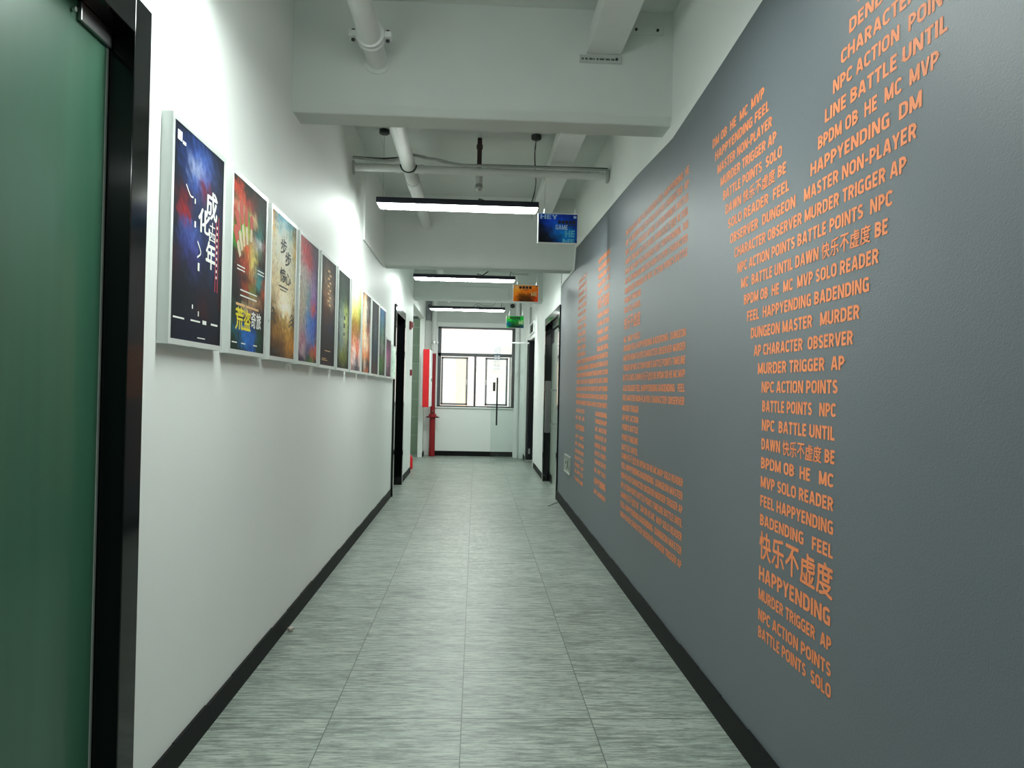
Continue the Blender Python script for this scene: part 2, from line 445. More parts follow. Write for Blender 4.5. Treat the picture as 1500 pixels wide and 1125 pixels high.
# ------------------------------------------------------------------ writing that is needed
Y_ROWS = [   # (row, left edge, right edge, words)
 (0, 3.807, 3.114, 'DM OB  HE  MC  MVP'), (1, 3.76, 3.058, 'HAPPYENDING FEEL'), (2, 3.718, 3.022, 'MASTER NON-PLAYER'), (3, 3.666, 2.975, 'MURDER TRIGGER AP'),
 (4, 3.623, 2.914, 'BATTLE POINTS  SOLO'), (5, 3.583, 2.871, 'DAWN 快乐不虚度 BE'), (6, 3.541, 2.839, 'SOLO READER  FEEL'), (7, 3.508, 2.778, 'OBSERVER  DUNGEON'),
 (0, 2.335, 1.65, 'FEEL HAPPYENDING'), (1, 2.387, 1.70, 'DENDING MASTER'), (2, 2.439, 1.75, 'CHARACTER OBSER'), (3, 2.492, 1.81, 'NPC ACTION  POINTS'), (4, 2.548, 1.869, 'LINE BATTLE UNTIL'),
 (5, 2.597, 1.905, 'BPDM OB  HE  MC  MVP'), (6, 2.654, 1.976, 'HAPPYENDING  DM'), (7, 2.705, 1.998, 'MASTER NON-PLAYER'),
 (8, 3.443, 2.046, 'CHARACTER OBSERVER MURDER TRIGGER AP'), (9, 3.398, 2.114, 'NPC ACTION POINTS BATTLE POINTS  NPC'), (10, 3.347, 2.134, 'MC  BATTLE UNTIL DAWN 快乐不虚度 BE'),
 (11, 3.307, 2.182, 'BPDM OB  HE  MC  MVP SOLO READER'), (12, 3.264, 2.233, 'FEEL  HAPPYENDING BADENDING'), (13, 3.214, 2.288, 'DUNGEON MASTER   MURDER'),
 (14, 3.174, 2.326, 'AP CHARACTER  OBSERVER'), (15, 3.125, 2.379, 'MURDER TRIGGER  AP'), (16, 3.08, 2.421, 'NPC ACTION POINTS'), (17, 3.07, 2.432, 'BATTLE POINTS   NPC'),
 (18, 3.07, 2.436, 'NPC  BATTLE UNTIL'), (19, 3.07, 2.432, 'DAWN 快乐不虚度 BE'), (20, 3.07, 2.44, 'BPDM OB  HE   MC'), (21, 3.07, 2.436, 'MVP SOLO READER'),
 (22, 3.07, 2.434, 'FEEL HAPPYENDING'), (23, 3.07, 2.433, 'BADENDING   FEEL')]
def zrow(r): return 2.762 - .0768 * r
Y_LOW = [(.862, .110, 3.068, 2.432, '快乐不虚度', True), (.773, .058, 3.07, 2.443, 'HAPPYENDING', False), (.694, .046, 3.07, 2.434, 'MURDER TRIGGER  AP', False),
         (.612, .046, 3.07, 2.433, 'NPC ACTION POINTS', False), (.543, .046, 3.066, 2.43, 'BATTLE POINTS  SOLO', False)]
EL, ER, ES = 6.035, 4.235, 5.44
E_TXT = ['DM OB HE MC MVP SOLO READER FEEL HAPPYENDING  HE', 'OB  HE MURDER MASTER NON-PLAYER CHARACTER  AP', 'NPC  MURDER TRIGGER AP NPC ACTION POINTS BATTLE', 'POINTS TIMELINE BATTLE UNTIL DAWN 快乐不虚度 BE FEEL',
 'OB HE MC MVP SOLO READER FEEL HAPPYENDING  DM', 'HE MC DUNGEON MASTER NON-PLAYER CHARACTER', 'OBSERVER TRIGGER AP NPC ACTION POINTS BATTLE', 'POINTS TIMELINE', 'BATTLE UNTIL', '快乐不虚度', 'MC  MVP SOLO',
 'READER FEEL HAPPYENDING BADENDING  DUNGEON', 'MASTER NON-PLAYER CHARACTER OBSERVER MURDER', 'TRIGGER AP NPC ACTION POINTS BATTLE POINTS TIMELINE', 'BATTLE UNTIL DAWN 快乐不虚度 BE BPDM OB HE MC MVP',
 'SOLO READER FEEL HAPPYENDING BADENDING   FEEL', 'FEEL MASTER NON-PLAYER CHARACTER OBSERVER', 'MURDER TRIGGER', 'AP NPC ACTION', 'POINTS BATTLE', 'POINTS TIMELINE', 'BATTLE UNTIL',
 'DAWN 快乐不虚度 BE BPDM OB HE MC MVP SOLO READER', 'FEEL HAPPYENDING BADENDING  DUNGEON MASTER', 'NON-PLAYER CHARACTER OBSERVER MURDER TRIGGER AP', 'NPC ACTION POINTS BATTLE POINTS TIMELINE BATTLE UNTIL',
 'DAWN 快乐不虚度 BE   DM OB HE MC  MVP SOLO READER', 'FEEL HAPPYENDING BADENDING  DUNGEON MASTER', 'NON-PLAYER CHARACTER OBSERVER MURDER TRIGGER AP']
E_Z = [zrow(r) for r in range(9)] + [2.015, 1.916] + [1.846, 1.770, 1.692, 1.615, 1.533, 1.458] + [1.378, 1.302, 1.227, 1.147, 1.070] + [1.0, .925, .848, .771, .695, .617, .54]
E_SHORT = {7, 8, 9, 10, 17, 18, 19, 20, 21}
HL, HLR, HRL, HR = 8.83, 8.19, 7.40, 6.755
HLT = ['CHARACTER', 'OBSERVER  MC', 'MURDER  HE', 'TRIGGER AP', 'NPC ACTION', 'POINTS  NPC', 'BATTLE', 'POINTS  DM', 'TIMELINE', 'BATTLE', 'UNTIL  DAWN', 'SOLO READER']
HRT = ['HAPPYENDING', 'BADENDING', 'DUNGEON  MC', 'MASTER  AP', 'MVP  SOLO', '快乐不虚度', 'MURDER TRIGGER', 'AP NPC ACTION', 'POINTS  NPC', 'ACTION POINTS', 'TIMELINE UNTIL']
HBAR = ['DAWN 快乐不虚度 BE BPDM OB HE MC MVP SOLO READER FEEL', 'HAPPYENDING BADENDING  DUNGEON MASTER NON-PLAYER', 'CHARACTER OBSERVER MURDER TRIGGER AP NPC ACTION', 'POINTS BATTLE POINTS TIMELINE BATTLE UNTIL DAWN',
 'BE BPDM OB HE MC MVP SOLO READER FEEL HAPPYENDING', 'BADENDING DUNGEON MASTER NON-PLAYER CHARACTER', 'OBSERVER MURDER TRIGGER AP NPC ACTION POINTS']
HLB = ['CHARACTER', 'HE  MC  OB', 'HAPPYENDING', 'AP  NPC', 'BE  BPDM', 'OBSERVER', 'BATTLE', 'POINTS  AP', 'MC  MVP SOLO', 'TIMELINE']
HRB = ['BADENDING', 'DUNGEON MVP', 'MC  MASTER', 'NON-PLAYER  AP', 'MURDER  AP NPC', 'BATTLE  POINTS', 'CHARACTER BE', 'MC  MVP  SOLO', 'HAPPYENDING', 'NPC MURDER']
for ch in '快乐不虚度': need((ch, CJK_OFF))
for ch in '成化十四年荒盗奇旅步惊心': need((ch, 0.0))
build_text()

# ------------------------------------------------------------------ SETTING
# floor of the corridor and of the side lobby
bm = BM(); box(bm, -3.6, 1.75, Y0, 18.2, -.12, 0); struct('floor', bm, M['floor'])
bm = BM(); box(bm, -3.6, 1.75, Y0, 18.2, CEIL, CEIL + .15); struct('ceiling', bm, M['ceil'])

# left wall, with the openings of two doors and of the side lobby
bm = BM(); xa = XL - .25
box(bm, xa, XL, Y0, 1.45, 0, CEIL); box(bm, xa, XL, 1.45, 2.62, 2.74, CEIL)
box(bm, xa, XL, 2.62, 10.75, 0, CEIL); box(bm, xa, XL, 10.75, 12.08, 2.63, CEIL)
box(bm, xa, XL, 12.08, 13.84, 0, CEIL); box(bm, XL - .12, XL, 13.84, 16.9, 3.05, CEIL)
struct('wall_left', bm, M['white'])
bm = BM(); box(bm, xa + .15, XL, 16.9, 18.3, 0, CEIL); struct('wall_left_rear', bm, M['white'])

# right wall: structural wall, openings of two doors; the grey covered lining stands in front of it
bm = BM(); xb = XR + .28; xs = XR + .012
box(bm, xs, xb, Y0, 10.75, 0, CEIL); box(bm, XR, xb, 10.75, 12.87, 2.67, CEIL)
box(bm, XR, xb, 12.87, 15.2, 0, CEIL); box(bm, XR, xb, 15.2, 16.42, 2.6, CEIL); box(bm, XR, xb, 16.42, 18.2, 0, CEIL)
struct('wall_right_rear', bm, M['white'])
top = [(Y0, 3.19), (3.1, 3.19), (3.75, 3.14), (4.62, 3.085), (4.72, 3.09), (5.7, 3.15), (7.5, 3.2), (9.15, 3.245), (9.25, 3.10), (9.35, 3.0), (10.66, 3.0)]
bm = BM()
f0 = [bm.verts.new((XR, y, z)) for y, z in top]; b0 = [bm.verts.new((xs, y, z)) for y, z in top]
g0 = [bm.verts.new((XR, y, 0)) for y, z in top]; h0 = [bm.verts.new((xs, y, 0)) for y, z in top]
for i in range(len(top) - 1):
    bm.faces.new((f0[i], f0[i + 1], g0[i + 1], g0[i])); bm.faces.new((f0[i], b0[i], b0[i + 1], f0[i + 1])); bm.faces.new((b0[i], h0[i], h0[i + 1], b0[i + 1]))
bm.faces.new((f0[0], g0[0], h0[0], b0[0])); bm.faces.new((f0[-1], b0[-1], h0[-1], g0[-1]))
struct('wall_right', bm, M['greywall'])
# white edge strip on top of the grey lining near the second beam
bm = BM(); tube(bm, [(XR - .006, 8.2, 3.222), (XR - .006, 9.14, 3.252), (XR - .006, 9.26, 3.005), (XR - .006, 10.6, 3.0)], .012, 6)
struct('trim_1', bm, M['paper'])
bm = BM(); box(bm, 1.085, xb, 16.43, Y1, 0, CEIL); struct('wall_right_end', bm, M['white'])
# back wall behind the camera, end wall around the window
bm = BM(); box(bm, -1.5, 1.5, Y0 - .2, Y0, 0, CEIL); struct('wall_back', bm, M['white'])
WX0, WX1, WZ0, WZ1 = -.88, .92, 1.11, 2.93
bm = BM(); y1b = Y1 + .24
box(bm, XL - .1, WX0, Y1, y1b, 0, CEIL); box(bm, WX1, xb, Y1, y1b, 0, CEIL); box(bm, WX0, WX1, Y1, y1b, 0, WZ0); box(bm, WX0, WX1, Y1, y1b, WZ1, CEIL)
struct('wall_end', bm, M['white'])
# side lobby on the left
bm = BM(); box(bm, -3.6, -1.255, 18.0, 18.2, 0, 3.14); struct('wall_lobby', bm, M['tile'])
bm = BM(); box(bm, -3.6, -1.255, 17.98, 18.2, 3.14, 3.2); struct('trim_2', bm, M['winframe'])
bm = BM(); box(bm, -3.6, -1.255, 18.0, 18.2, 3.2, CEIL); box(bm, -3.7, -3.6, 13.6, 18.2, 0, CEIL); box(bm, -3.6, XL - .25, 13.6, 13.84, 0, CEIL)
struct('wall_lobby_side', bm, M['white'])

# ceiling beams
def beam(y0, y1, z, ch=.03):
    bm = BM(); xs_ = [XL - .02, XR + .02]
    prof = [(y0, CEIL), (y0, z + ch), (y0 + ch * .6, z), (y1 - ch * .3, z), (y1, z + ch), (y1, CEIL)]
    A = [bm.verts.new((xs_[0], a, b)) for a, b in prof]; D = [bm.verts.new((xs_[1], a, b)) for a, b in prof]
    for i in range(len(prof) - 1): bm.faces.new((A[i], A[i + 1], D[i + 1], D[i]))
    bm.faces.new(A); bm.faces.new(D[::-1])
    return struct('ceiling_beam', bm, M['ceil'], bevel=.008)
beam(4.70, 4.96, 3.195, .05)
beam(9.38, 9.66, 3.012)
b3 = beam(13.8, 14.12, 3.125)
bm = BM(); box(bm, -.63, .56, 13.79, 13.8, 3.17, 3.37); struct('raised_panel', bm, M['ceil'], b3, bevel=.004)
beam(17.28, 17.39, 3.03)

# skirting
def skirt(name, x0, x1, y0, y1, h):
    """along y when x0==x1 side, slight waviness along the top"""
    bm = BM(); n = max(2, int((y1 - y0) / .35)) if y1 - y0 > .3 else 1
    for i in range(n):
        a = y0 + (y1 - y0) * i / n; b = y0 + (y1 - y0) * (i + 1) / n
        box(bm, x0, x1, a, b, 0, h + .003 * math.sin(i * 2.1))
    return struct(name, bm, M['black'])
skirt('baseboard_left', XL, XL + .012, 2.69, 10.69, .112)
skirt('baseboard_left_rear', XL, XL + .012, 12.15, 13.84, .10)
skirt('baseboard_right', XR - .012, XR, Y0, 10.66, .125)
skirt('baseboard_right_rear', XR - .012, XR, 12.96, 15.1, .10)
skirt('baseboard_end', XL + .2, .88, Y1 - .014, Y1, .11)
skirt('baseboard_corner', XL, XL + .012, 16.9, Y1, .10)
skirt('baseboard_far_right', 1.073, 1.085, 16.45, 17.01, .10)

# ------------------------------------------------------------------ DOORS
def door(name, side, y0, y1, ztop, depth, leafmat, label, trim_w=.125, proud=.012):
    """black glossy trim on the wall face, reveal, recessed leaf; side -1 left wall, +1 right wall"""
    X = XL if side < 0 else XR
    root = thing(name, (X, (y0 + y1) / 2, 0), label, 'door', kind='structure')
    xf = X - side * proud; xd = X + side * depth
    bm = BM()
    def bx(a, b, *r): box(bm, min(a, b), max(a, b), *r)
    yi0, yi1, zi = y0 + trim_w, y1 - trim_w, ztop - trim_w
    bx(xf, xd, y0, yi0, 0, ztop); bx(xf, xd, yi1, y1, 0, ztop); bx(xf, xd, yi0, yi1, zi, ztop)
    # jambs fill the reveal only as deep as the leaf
    obj('door_frame', bm, M['gloss'], root, bevel=.003)
    bm = BM(); box(bm, min(xd, xd + side * .014), max(xd, xd + side * .014), yi0 - .02, yi1 + .02, .008, zi + .02)
    leaf = obj('door_leaf', bm, leafmat, root)
    return root, leaf, xd, yi0, yi1, zi

# door_1: near left, frosted green glass
d1, leaf, xd, a, b, zi = door('door_1', -1, 1.32, 2.686, 2.795, .072, M['greenglass'], 'green frosted glass door with glossy black frame, at the near left edge')
bm = BM(); box(bm, xd, xd + .014, 2.36, 2.556, 2.612, 2.668); obj('patch_fitting', bm, M['steel'], d1, bevel=.002)
bm = BM(); box(bm, xd - .001, xd + .003, 2.545, 2.556, .02, 2.61); obj('edge_seal', bm, M['greycable'], d1)
bm = BM(); lathe(bm, (xd + .003, 2.33, 2.63), [(.007, 0), (.007, .01)], 'x', 10); obj('screw', bm, M['chrome'], d1)
kids(d1, 0)
# door_2: far left, dark leaf with glossy frame
d2, leaf, xd, a, b, zi = door('door_2', -1, 10.70, 12.14, 2.69, .11, M['darkglass'], 'black framed dark glass door just past the posters on the left wall', .11, .03)
bm = BM(); tube(bm, [(xd + .05, 11.1, .85), (xd + .05, 11.1, 1.55)], .014, 12)
for z in (.95, 1.45): tube(bm, [(xd, 11.1, z), (xd + .05, 11.1, z)], .009, 8)
obj('handle', bm, M['steel'], d2, smooth=True)
kids(d2, 0)
# door_3: glass door at the end of the grey wall
d3, leaf, xd, a, b, zi = door('door_3', 1, 10.67, 12.95, 2.735, .10, M['paleglass'], 'frosted glass door with long steel pull handle, at the end of the grey wall', .12, .02)
bm = BM(); box(bm, xd - .004, xd + .016, a, b, zi - .10, zi - .06); obj('top_rail', bm, M['gloss'], d3)
bm = BM(); box(bm, xd - .006, xd + .018, b - .42, b, .005, .14); obj('bottom_patch', bm, M['leafblack'], d3, bevel=.003)
bm = BM(); box(bm, xd - .006, xd + .018, b - .30, b, zi - .30, zi - .1); obj('top_patch', bm, M['leafblack'], d3, bevel=.003)
bm = BM(); box(bm, xd - .003, xd + .016, 11.55, 11.565, .01, zi); obj('leaf_joint', bm, M['winframe'], d3)
bm = BM(); box(bm, xd - .185, xd - .098, 11.87, 11.93, .865, 1.675)
h = obj('pull_handle', bm, mat('dark brushed steel', (.20, .20, .20), .35, 1, var=.3, scale=50, stretch=(1, 1, .05)), d3, bevel=.012)
bm = BM()
for z in (1.0, 1.53): tube(bm, [(xd - .1, 11.9, z), (xd, 11.9, z)], .016, 12)
s_ = obj('standoff', bm, M['steel'], h, smooth=True)
kids(d3, 0)
# door_4: black recessed door near the window, white casing and louvred panel above
d4 = thing('door_4', (XR, 15.8, 0), 'narrow black door with white casing and louvre above, beside the far window', 'door', kind='structure')
bm = BM(); box(bm, XR + .2, XR + .24, 15.2, 16.42, 0, 2.6); obj('door_leaf', bm, M['leafblack'], d4)
bm = BM(); box(bm, 1.09, XR + .2, 16.40, 16.428, .03, 2.6); box(bm, XR + .002, XR + .2, 15.19, 15.215, 0, 2.6); box(bm, XR + .002, XR + .2, 15.2, 16.42, 2.58, 2.602); obj('lining', bm, M['leafblack'], d4)
bm = BM(); box(bm, XR - .015, XR + .01, 15.12, 15.2, 0, 2.68); box(bm, XR - .015, XR + .01, 15.2, 16.42, 2.6, 2.68); obj('casing', bm, M['paper'], d4, bevel=.003)
bm = BM(); box(bm, XR - .02, XR + .02, 16.36, 16.40, .16, .27); obj('hinge', bm, M['chrome'], d4)
kids(d4, 0)
lv = thing('louvre_panel', (XR, 15.9, 2.7), 'pale louvred panel over the black door beside the far window', 'vent')
bm = BM(); x0, x1 = XR - .045, XR
for (p, q, r, s) in ((15.3, 16.42, 2.69, 2.715), (15.3, 16.42, 2.90, 2.925), (15.3, 15.33, 2.715, 2.90), (16.39, 16.42, 2.715, 2.90)): box(bm, x0, x1, p, q, r, s)
obj('panel_frame', bm, M['paper'], lv, bevel=.003)
bm = BM()
for i in range(7):
    z = 2.725 + i * .025
    quad(bm, (x0 + .008, 15.33, z), (x0 + .008, 16.39, z), (x0 + .03, 16.39, z + .02), (x0 + .03, 15.33, z + .02))
box(bm, x1 - .01, x1, 15.33, 16.39, 2.715, 2.90)
obj('slats', bm, M['gyink'], lv); kids(lv, 0)

# clear glass door leaf standing across the corridor near the end
gd = thing('glass_door', (.72, 16.05, 0), 'clear frameless glass door with thin black handle in front of the far window', 'door')
bm = BM(); box(bm, .325, 1.10, 16.044, 16.056, .03, 2.5); obj('glass_panel', bm, M['doorglass'], gd)
bm = BM(); tube(bm, [(.447, 16.0, .775), (.447, 16.0, 1.775)], .017, 12)
for z in (.9, 1.65): tube(bm, [(.447, 16.0, z), (.447, 16.05, z)], .007, 8)
obj('handle', bm, M['leafblack'], gd, smooth=True)
bm = BM(); box(bm, .357, .41, 16.012, 16.044, 1.487, 1.676); obj('lock_case', bm, mat('dark brown lock case', '#22130f', .4), gd, bevel=.005)
bm = BM(); box(bm, .345, .405, 16.03, 16.07, .0, .05); obj('floor_pivot', bm, M['greypl'], gd, bevel=.003)
bm = BM(); box(bm, .325, 1.10, 16.04, 16.06, 2.5, 2.53); obj('top_rail', bm, M['paper'], gd, bevel=.002)
kids(gd, 0)
nt = thing('notice_sheet', (.42, 16.03, 2.1), 'pale sheet of faint blue rows stuck on the clear glass door', 'notice')
bm = BM(); box(bm, .36, .51, 16.0425, 16.0438, 1.9, 2.46); obj('film_sheet', bm, glass('clear film', (.9, .92, .95), .03), nt)
bm = BM()
for i in range(9):
    for j in range(2):
        z = 2.40 - i * .055; quad(bm, (.372 + j * .068, 16.0423, z), (.372 + j * .068 + .05, 16.0423, z), (.372 + j * .068 + .05, 16.0423, z - .018), (.372 + j * .068, 16.0423, z - .018))
obj('faint_rows', bm, mat('faint blue print', '#c4ccda', .7), nt); kids(nt, 0)

# ------------------------------------------------------------------ WINDOW
win = thing('window_1', (0, Y1, WZ0), 'wide grey framed window with two opened sashes on the end wall', 'window', kind='structure')
yw0, yw1 = Y1 + .05, Y1 + .11
bm = BM()
for r in ((WX0, WX0 + .075, WZ0, WZ1), (WX1 - .05, WX1, WZ0, WZ1), (WX0, WX1, WZ0, WZ0 + .03), (WX0, WX1, WZ1 - .04, WZ1), (WX0, WX1, 2.262, 2.335), (-.05, 0, WZ0, 2.27)):
    box(bm, r[0], r[1], yw0, yw1, r[2], r[3])
obj('window_frame', bm, M['winframe'], win, bevel=.004)
for name, x0, x1 in (('sash', -.80, -.19), ('sash', .205, .725)):
    z0, z1 = 1.15, 2.25; t = .045; bm = BM()
    for r in ((x0, x0 + t, z0, z1), (x1 - t, x1, z0, z1), (x0, x1, z0, z0 + t), (x0, x1, z1 - t, z1)): box(bm, r[0], r[1], yw1, yw1 + .05, r[2], r[3])
    sh = obj(name, bm, M['winlight'], win, bevel=.004)
    bm = BM(); quad(bm, (x0 + t, yw1 + .025, z0 + t), (x1 - t, yw1 + .025, z0 + t), (x1 - t, yw1 + .025, z1 - t), (x0 + t, yw1 + .025, z1 - t)); obj('sash_pane', bm, M['glass'], sh)
    bm = BM(); box(bm, x1 - .035, x1 - .012, yw1 - .02, yw1, 1.62, 1.74) if x0 < 0 else box(bm, x0 + .012, x0 + .035, yw1 - .02, yw1, 1.62, 1.74); obj('sash_handle', bm, M['chrome'], sh)
bm = BM(); quad(bm, (WX0 + .075, yw0 + .03, 2.335), (WX1 - .05, yw0 + .03, 2.335), (WX1 - .05, yw0 + .03, WZ1 - .04), (WX0 + .075, yw0 + .03, WZ1 - .04)); obj('top_pane', bm, frost('frosted top pane'), win)
bm = BM(); box(bm, .755, .80, yw0, yw1, WZ0, 2.27); obj('side_post', bm, M['paper'], win)
kids(win, 0)
bm = BM(); box(bm, WX0 - .03, WX1 + .03, Y1 - .035, Y1 + .05, WZ0 - .03, WZ0); struct('window_sill', bm, M['paper'], bevel=.004)
# narrow grey curtain at the right of the window
cu = BM(); n = 24; A = []
for i in range(n + 1):
    x = .80 + .075 * i / n; y = Y1 - .05 + .016 * math.sin(i * 1.5)
    A.append((cu.verts.new((x, y, WZ0 + .01)), cu.verts.new((x, y + .004, 2.98))))
for i in range(n): cu.faces.new((A[i][0], A[i + 1][0], A[i + 1][1], A[i][1]))
c_ = obj('curtain', cu, mat('speckled grey cloth', '#7c7f80', .8, var=.5, scale=60), smooth=True)
tag(c_, 'narrow speckled grey curtain drawn at the right side of the far window', 'curtain')
md = c_.modifiers.new('thick', 'SOLIDIFY'); md.thickness = .004
# small thing on the sill: a thin grey rod and a latch
sr = BM(); tube(sr, [(-.05, Y1 - .015, WZ0 + .008), (.25, Y1 - .015, WZ0 + .008)], .006, 8)
tag(obj('sill_rod', sr, M['greycable']), 'thin grey rod lying on the white window sill', 'rod')
# the facade across the street
bm = BM(); box(bm, -14, 3.2, 27, 33, -9, 14)
fb = tag(obj('street_building', bm, M['facade']), 'sunlit beige tiled building seen through the far window', 'building')
bm = BM()
for zc in range(-6, 13, 3):
    for xc in (-12.5, -10, -7.5, -5.0, .4):
        box(bm, xc, xc + 1.2, 26.97, 27.05, zc, zc + 1.5)
bm2 = BM(); box(bm2, -.66, -.32, 26.93, 26.99, -3.5, 2.6); obj('orange_awning', bm2, mat('faded orange cloth', '#e6c49c', .8), fb)
obj('windows', bm, mat('pale facade windows', '#cfc9c2', .3), fb)
bm = BM(); box(bm, -30, 30, 17.7, 60, -9.3, -9); struct('ground', bm, mat('street paving', '#9a9a98', .9))

# ------------------------------------------------------------------ POSTERS
def art(rows): return [[lin(c) for c in r.split()] for r in rows]
ART = [
 art(['1b2438 22304f 2c4578 2a3f6c 1f2a48 161d30', '1a2336 27407a 4a6ec0 5a7ccc 2c4275 1a2440', '182234 2a4a8c b8c8f0 6d86d4 30406f 20294a', '172032 24386a 4f74c8 903050 2e3a60 1f2848', '151d2e 6a2438 2e3f78 404878 3a4a80 202a4c', '1a2236 c0202c 263a68 2b3a64 45487a 3a2848', '18202f 4a62b0 5a78cc 2a3c74 3a4a88 481e30', '1d2236 3a4898 5a62b8 253564 3a4c90 3c1c2c', '4a1a28 2a2f58 3c3c80 1f2c50 24386c 2c1826', '301a2a 1a2238 2a3560 1a2440 203058 241624', '161c2c 1c2030 1d2236 3a2038 1a2238 481a26', '151b2a 181e2e 1a3040 501c28 1a2036 1c2036', '1a2236 1c2440 1c2744 1c2440 1a2038 181c30', '1a2138 1a2240 1a2240 1a2240 181e36 161a2c']),
 art(['1a1f1c 20302a 1a241f 1a1f1d 241c1c 1c1616', 'c8452e d05038 2a3024 6a2c22 1e2a24 2a1c1a', '2a5a3a d86a4a c84a38 7a3626 2a4a3e 241a1a', 'c84830 d8b8a0 58a040 e0c090 2a6858 201818', '8a3626 60b048 a0c040 504030 3a8a80 2a1c1c', '3a9030 80c050 c8c050 b0a090 c8d0d0 8a3424', '208a2c 9ab048 d86038 e0c878 708870 502018', '14301c 703020 c86838 e8d880 402820 2a1a16', '143020 7a3020 b85030 d0b070 3a8a90 381e14', '14221a 481c28 58301c b0703a 40a0a0 a8542c', '162018 402030 a84a24 788a38 20382c b85a30', '10181a 1a1818 604030 c0a070 a07858 704020', '1c4020 384848 c8b890 806070 383038 302820', '1c4020 302828 302820 383038 282028 1c2018', '185024 2870a0 2870c0 2868b8 204838 183020', '103a28 1a4030 2880d0 2870c8 1a5038 123024', '0f2c20 123828 184a60 1f60b0 144030 0f2820']),
 art(['b08a4a 6aa0b0 78b0c0 58909a 4a5a50', 'c8a060 a8c0c0 c0ccc4 98b0a8 8a7a48', 'c8c0a0 d0d0c0 d8d4c8 c4c8bc b89a50', 'c0b8a0 c8c8b8 d4d0c0 c0c0b0 a89868', 'b8ac90 c8c0a8 d0ccb8 c8c4b0 b8b498', 'b8a888 c4b898 ccc4a8 c8bc9c b8b090', 'a89878 c0b090 d8d0b8 d0c8b0 b0a480', '6a5a40 b0a080 e0dccc d8d0bc 8a7850', '4a3a20 7a5a2c a08850 b09860 5a4424', '5a4020 8a6428 8a6830 a8803c 8a6020', '3a2a18 5a4020 6a4a24 9a7030 a87428', '2a2016 2e2418 4a3420 7a5628 6a4a20']),
 art(['b87878 b05a60 703848 503848 403444', 'c08a88 d05058 b03848 60405a 4a3c50', 'c8a8a4 c87880 c04a50 7a4a6a 4a4260', 'c8c0b8 c0b0b0 b89098 8a6a90 50486c', 'bcb4a8 c0bcb4 a0a0a8 9a80b0 605478', 'b8b0a0 b8b4a8 8098a0 a070b0 60487a', 'b4a898 b8b0a0 7898b0 c05a60 404a80', 'b0a494 a8a4a0 5888c0 4068b8 384890', 'a89890 a0949c 6080c0 4a6ac0 504880', 'b09098 a87888 8088b0 5070b0 705a6a', '805870 b8a0a8 605878 b06048 c05a48', '2c2434 4a4050 3a5a38 587a40 302834']),
 art(['2c2624 3a302c 3c322e 2e2826', '2e2826 8a7460 6a5648 322a28', '302826 a08468 907860 342c2a', '342826 a8744c b09a88 3a302e', '3a2826 6a4028 5a4238 38302f', '342a2c 4a3436 3a3450 302c34', '2e2728 3c2e30 3a3038 2c2728', '2a2425 382a2a 342a2a 282425', '2a2426 4a3034 402c2c 262223']),
 art(['24302a 2a362f 28332c 222a25', '283a32 3a4e42 34463a 28342e', '303c36 4a6052 4a5a44 2c362f', '3c4844 7c9080 a8b870 3c4630', '465450 98a8a0 c0cc88 50603a', '48544f 90a098 a8b088 48543a', '404a46 80908a 888c70 3a4232', '364030 8a9040 707438 303828', '262a27 30342c 2e322a 242824']),
 art(['f0e8d8 e8e0d0 ece8d4 c8cc98', 'f0e8d4 ecdcd0 e8e4c4 b0bc70', 'e8e4b0 e0e0a0 dce090 a8b860', 'd8d888 c8b860 c0bc60 7a8a40', 'a08a40 987828 a88838 706a34', '8a6a38 a87a48 987048 8a7a60', 'b06840 d8a080 c87058 c0b0a8', 'c88060 e0d0c8 d06848 e0d8d0', 'e0b0a0 c0b0b0 505058 d8c0b8', '8a6a64 706468 403c44 807078']),
 art(['6a4a30 c8a070 4a4440 3a3434', 'e0a060 f0e0c8 807870 40363a', 'e8b070 f8ecd8 8a8078 302c2e', 'f0d0a0 f0e4d0 604c48 7a5040', 'e8c080 f0d8b0 a05848 c8b0a8', 'f0c890 f4e4cc d8b090 b09080', 'e8b080 f0d8c0 f0d0b0 c87858', 'd89060 e8a878 e08a58 a05838', '3a2a24 c8b8a8 605048 302420', '4a3028 a07058 c06a48 4a3430']),
 art(['343438 3a3a40 38363a', '36363c 4a4650 3a3a3e', '3a3c40 585c64 40444a', '3c4044 687078 444a4c', '3a3e42 5a646c 40464a', '34404a 40586a 3a464c', '3a4044 3c5058 3c4042', '4a4044 584c50 484448', '584440 604844 503c3a']),
 art(['2a70b0 3a8ac8 2a5a80', '2a78b8 58a0d0 3a5c70', '2a80a0 70a8b8 40484a', '308080 80a8a0 404844', '507868 90a890 3c4840', '606858 a0a8a0 485048', '685a50 90988c 585848', '508038 688a50 5a6a40', '488a40 588048 4a5a38', '2a4a2c 345430 2c3c28']),
 art(['5a4650 5c4854', '8a4a70 704a60', 'c070a0 9a5a80', 'b888a0 7a5468', '907080 6a4c5c', '6a4a58 5c4450']),
 art(['c8d4cc ccd8d0', 'b4c8ba c0d0c4', 'a8c0b0 b8ccc0', 'b4c8ba c0d0c4', 'c0d0c4 c8d8cc'])]
PLAB = ['dark navy poster with red streaks, nearest the green glass door', 'poster of a splayed paint-covered hand over yellow and white lettering', 'beige poster with dark brush characters above a brown bridge', 'pale poster with red top and crowded blue and floral figures',
 'dark brown poster with a narrow column of cream brushwork', 'dark green poster with a misty grey and yellow panel', 'cream and yellow poster with small red and white figures below', 'bright orange and white poster with a dark figure edge', 'charcoal grey poster with a faint bluish streak down its middle',
 'poster with blue sky at the top and green field below', 'short mauve poster with a pink centre, lower than the tall ones', 'short pale green poster, farthest one beside the black door']
PY = [2.833, 3.512, 4.175, 4.835, 5.505, 6.175, 6.84, 7.495, 8.17, 8.82, 9.50, 10.09]
XF = XL + .042          # front face of the light boxes
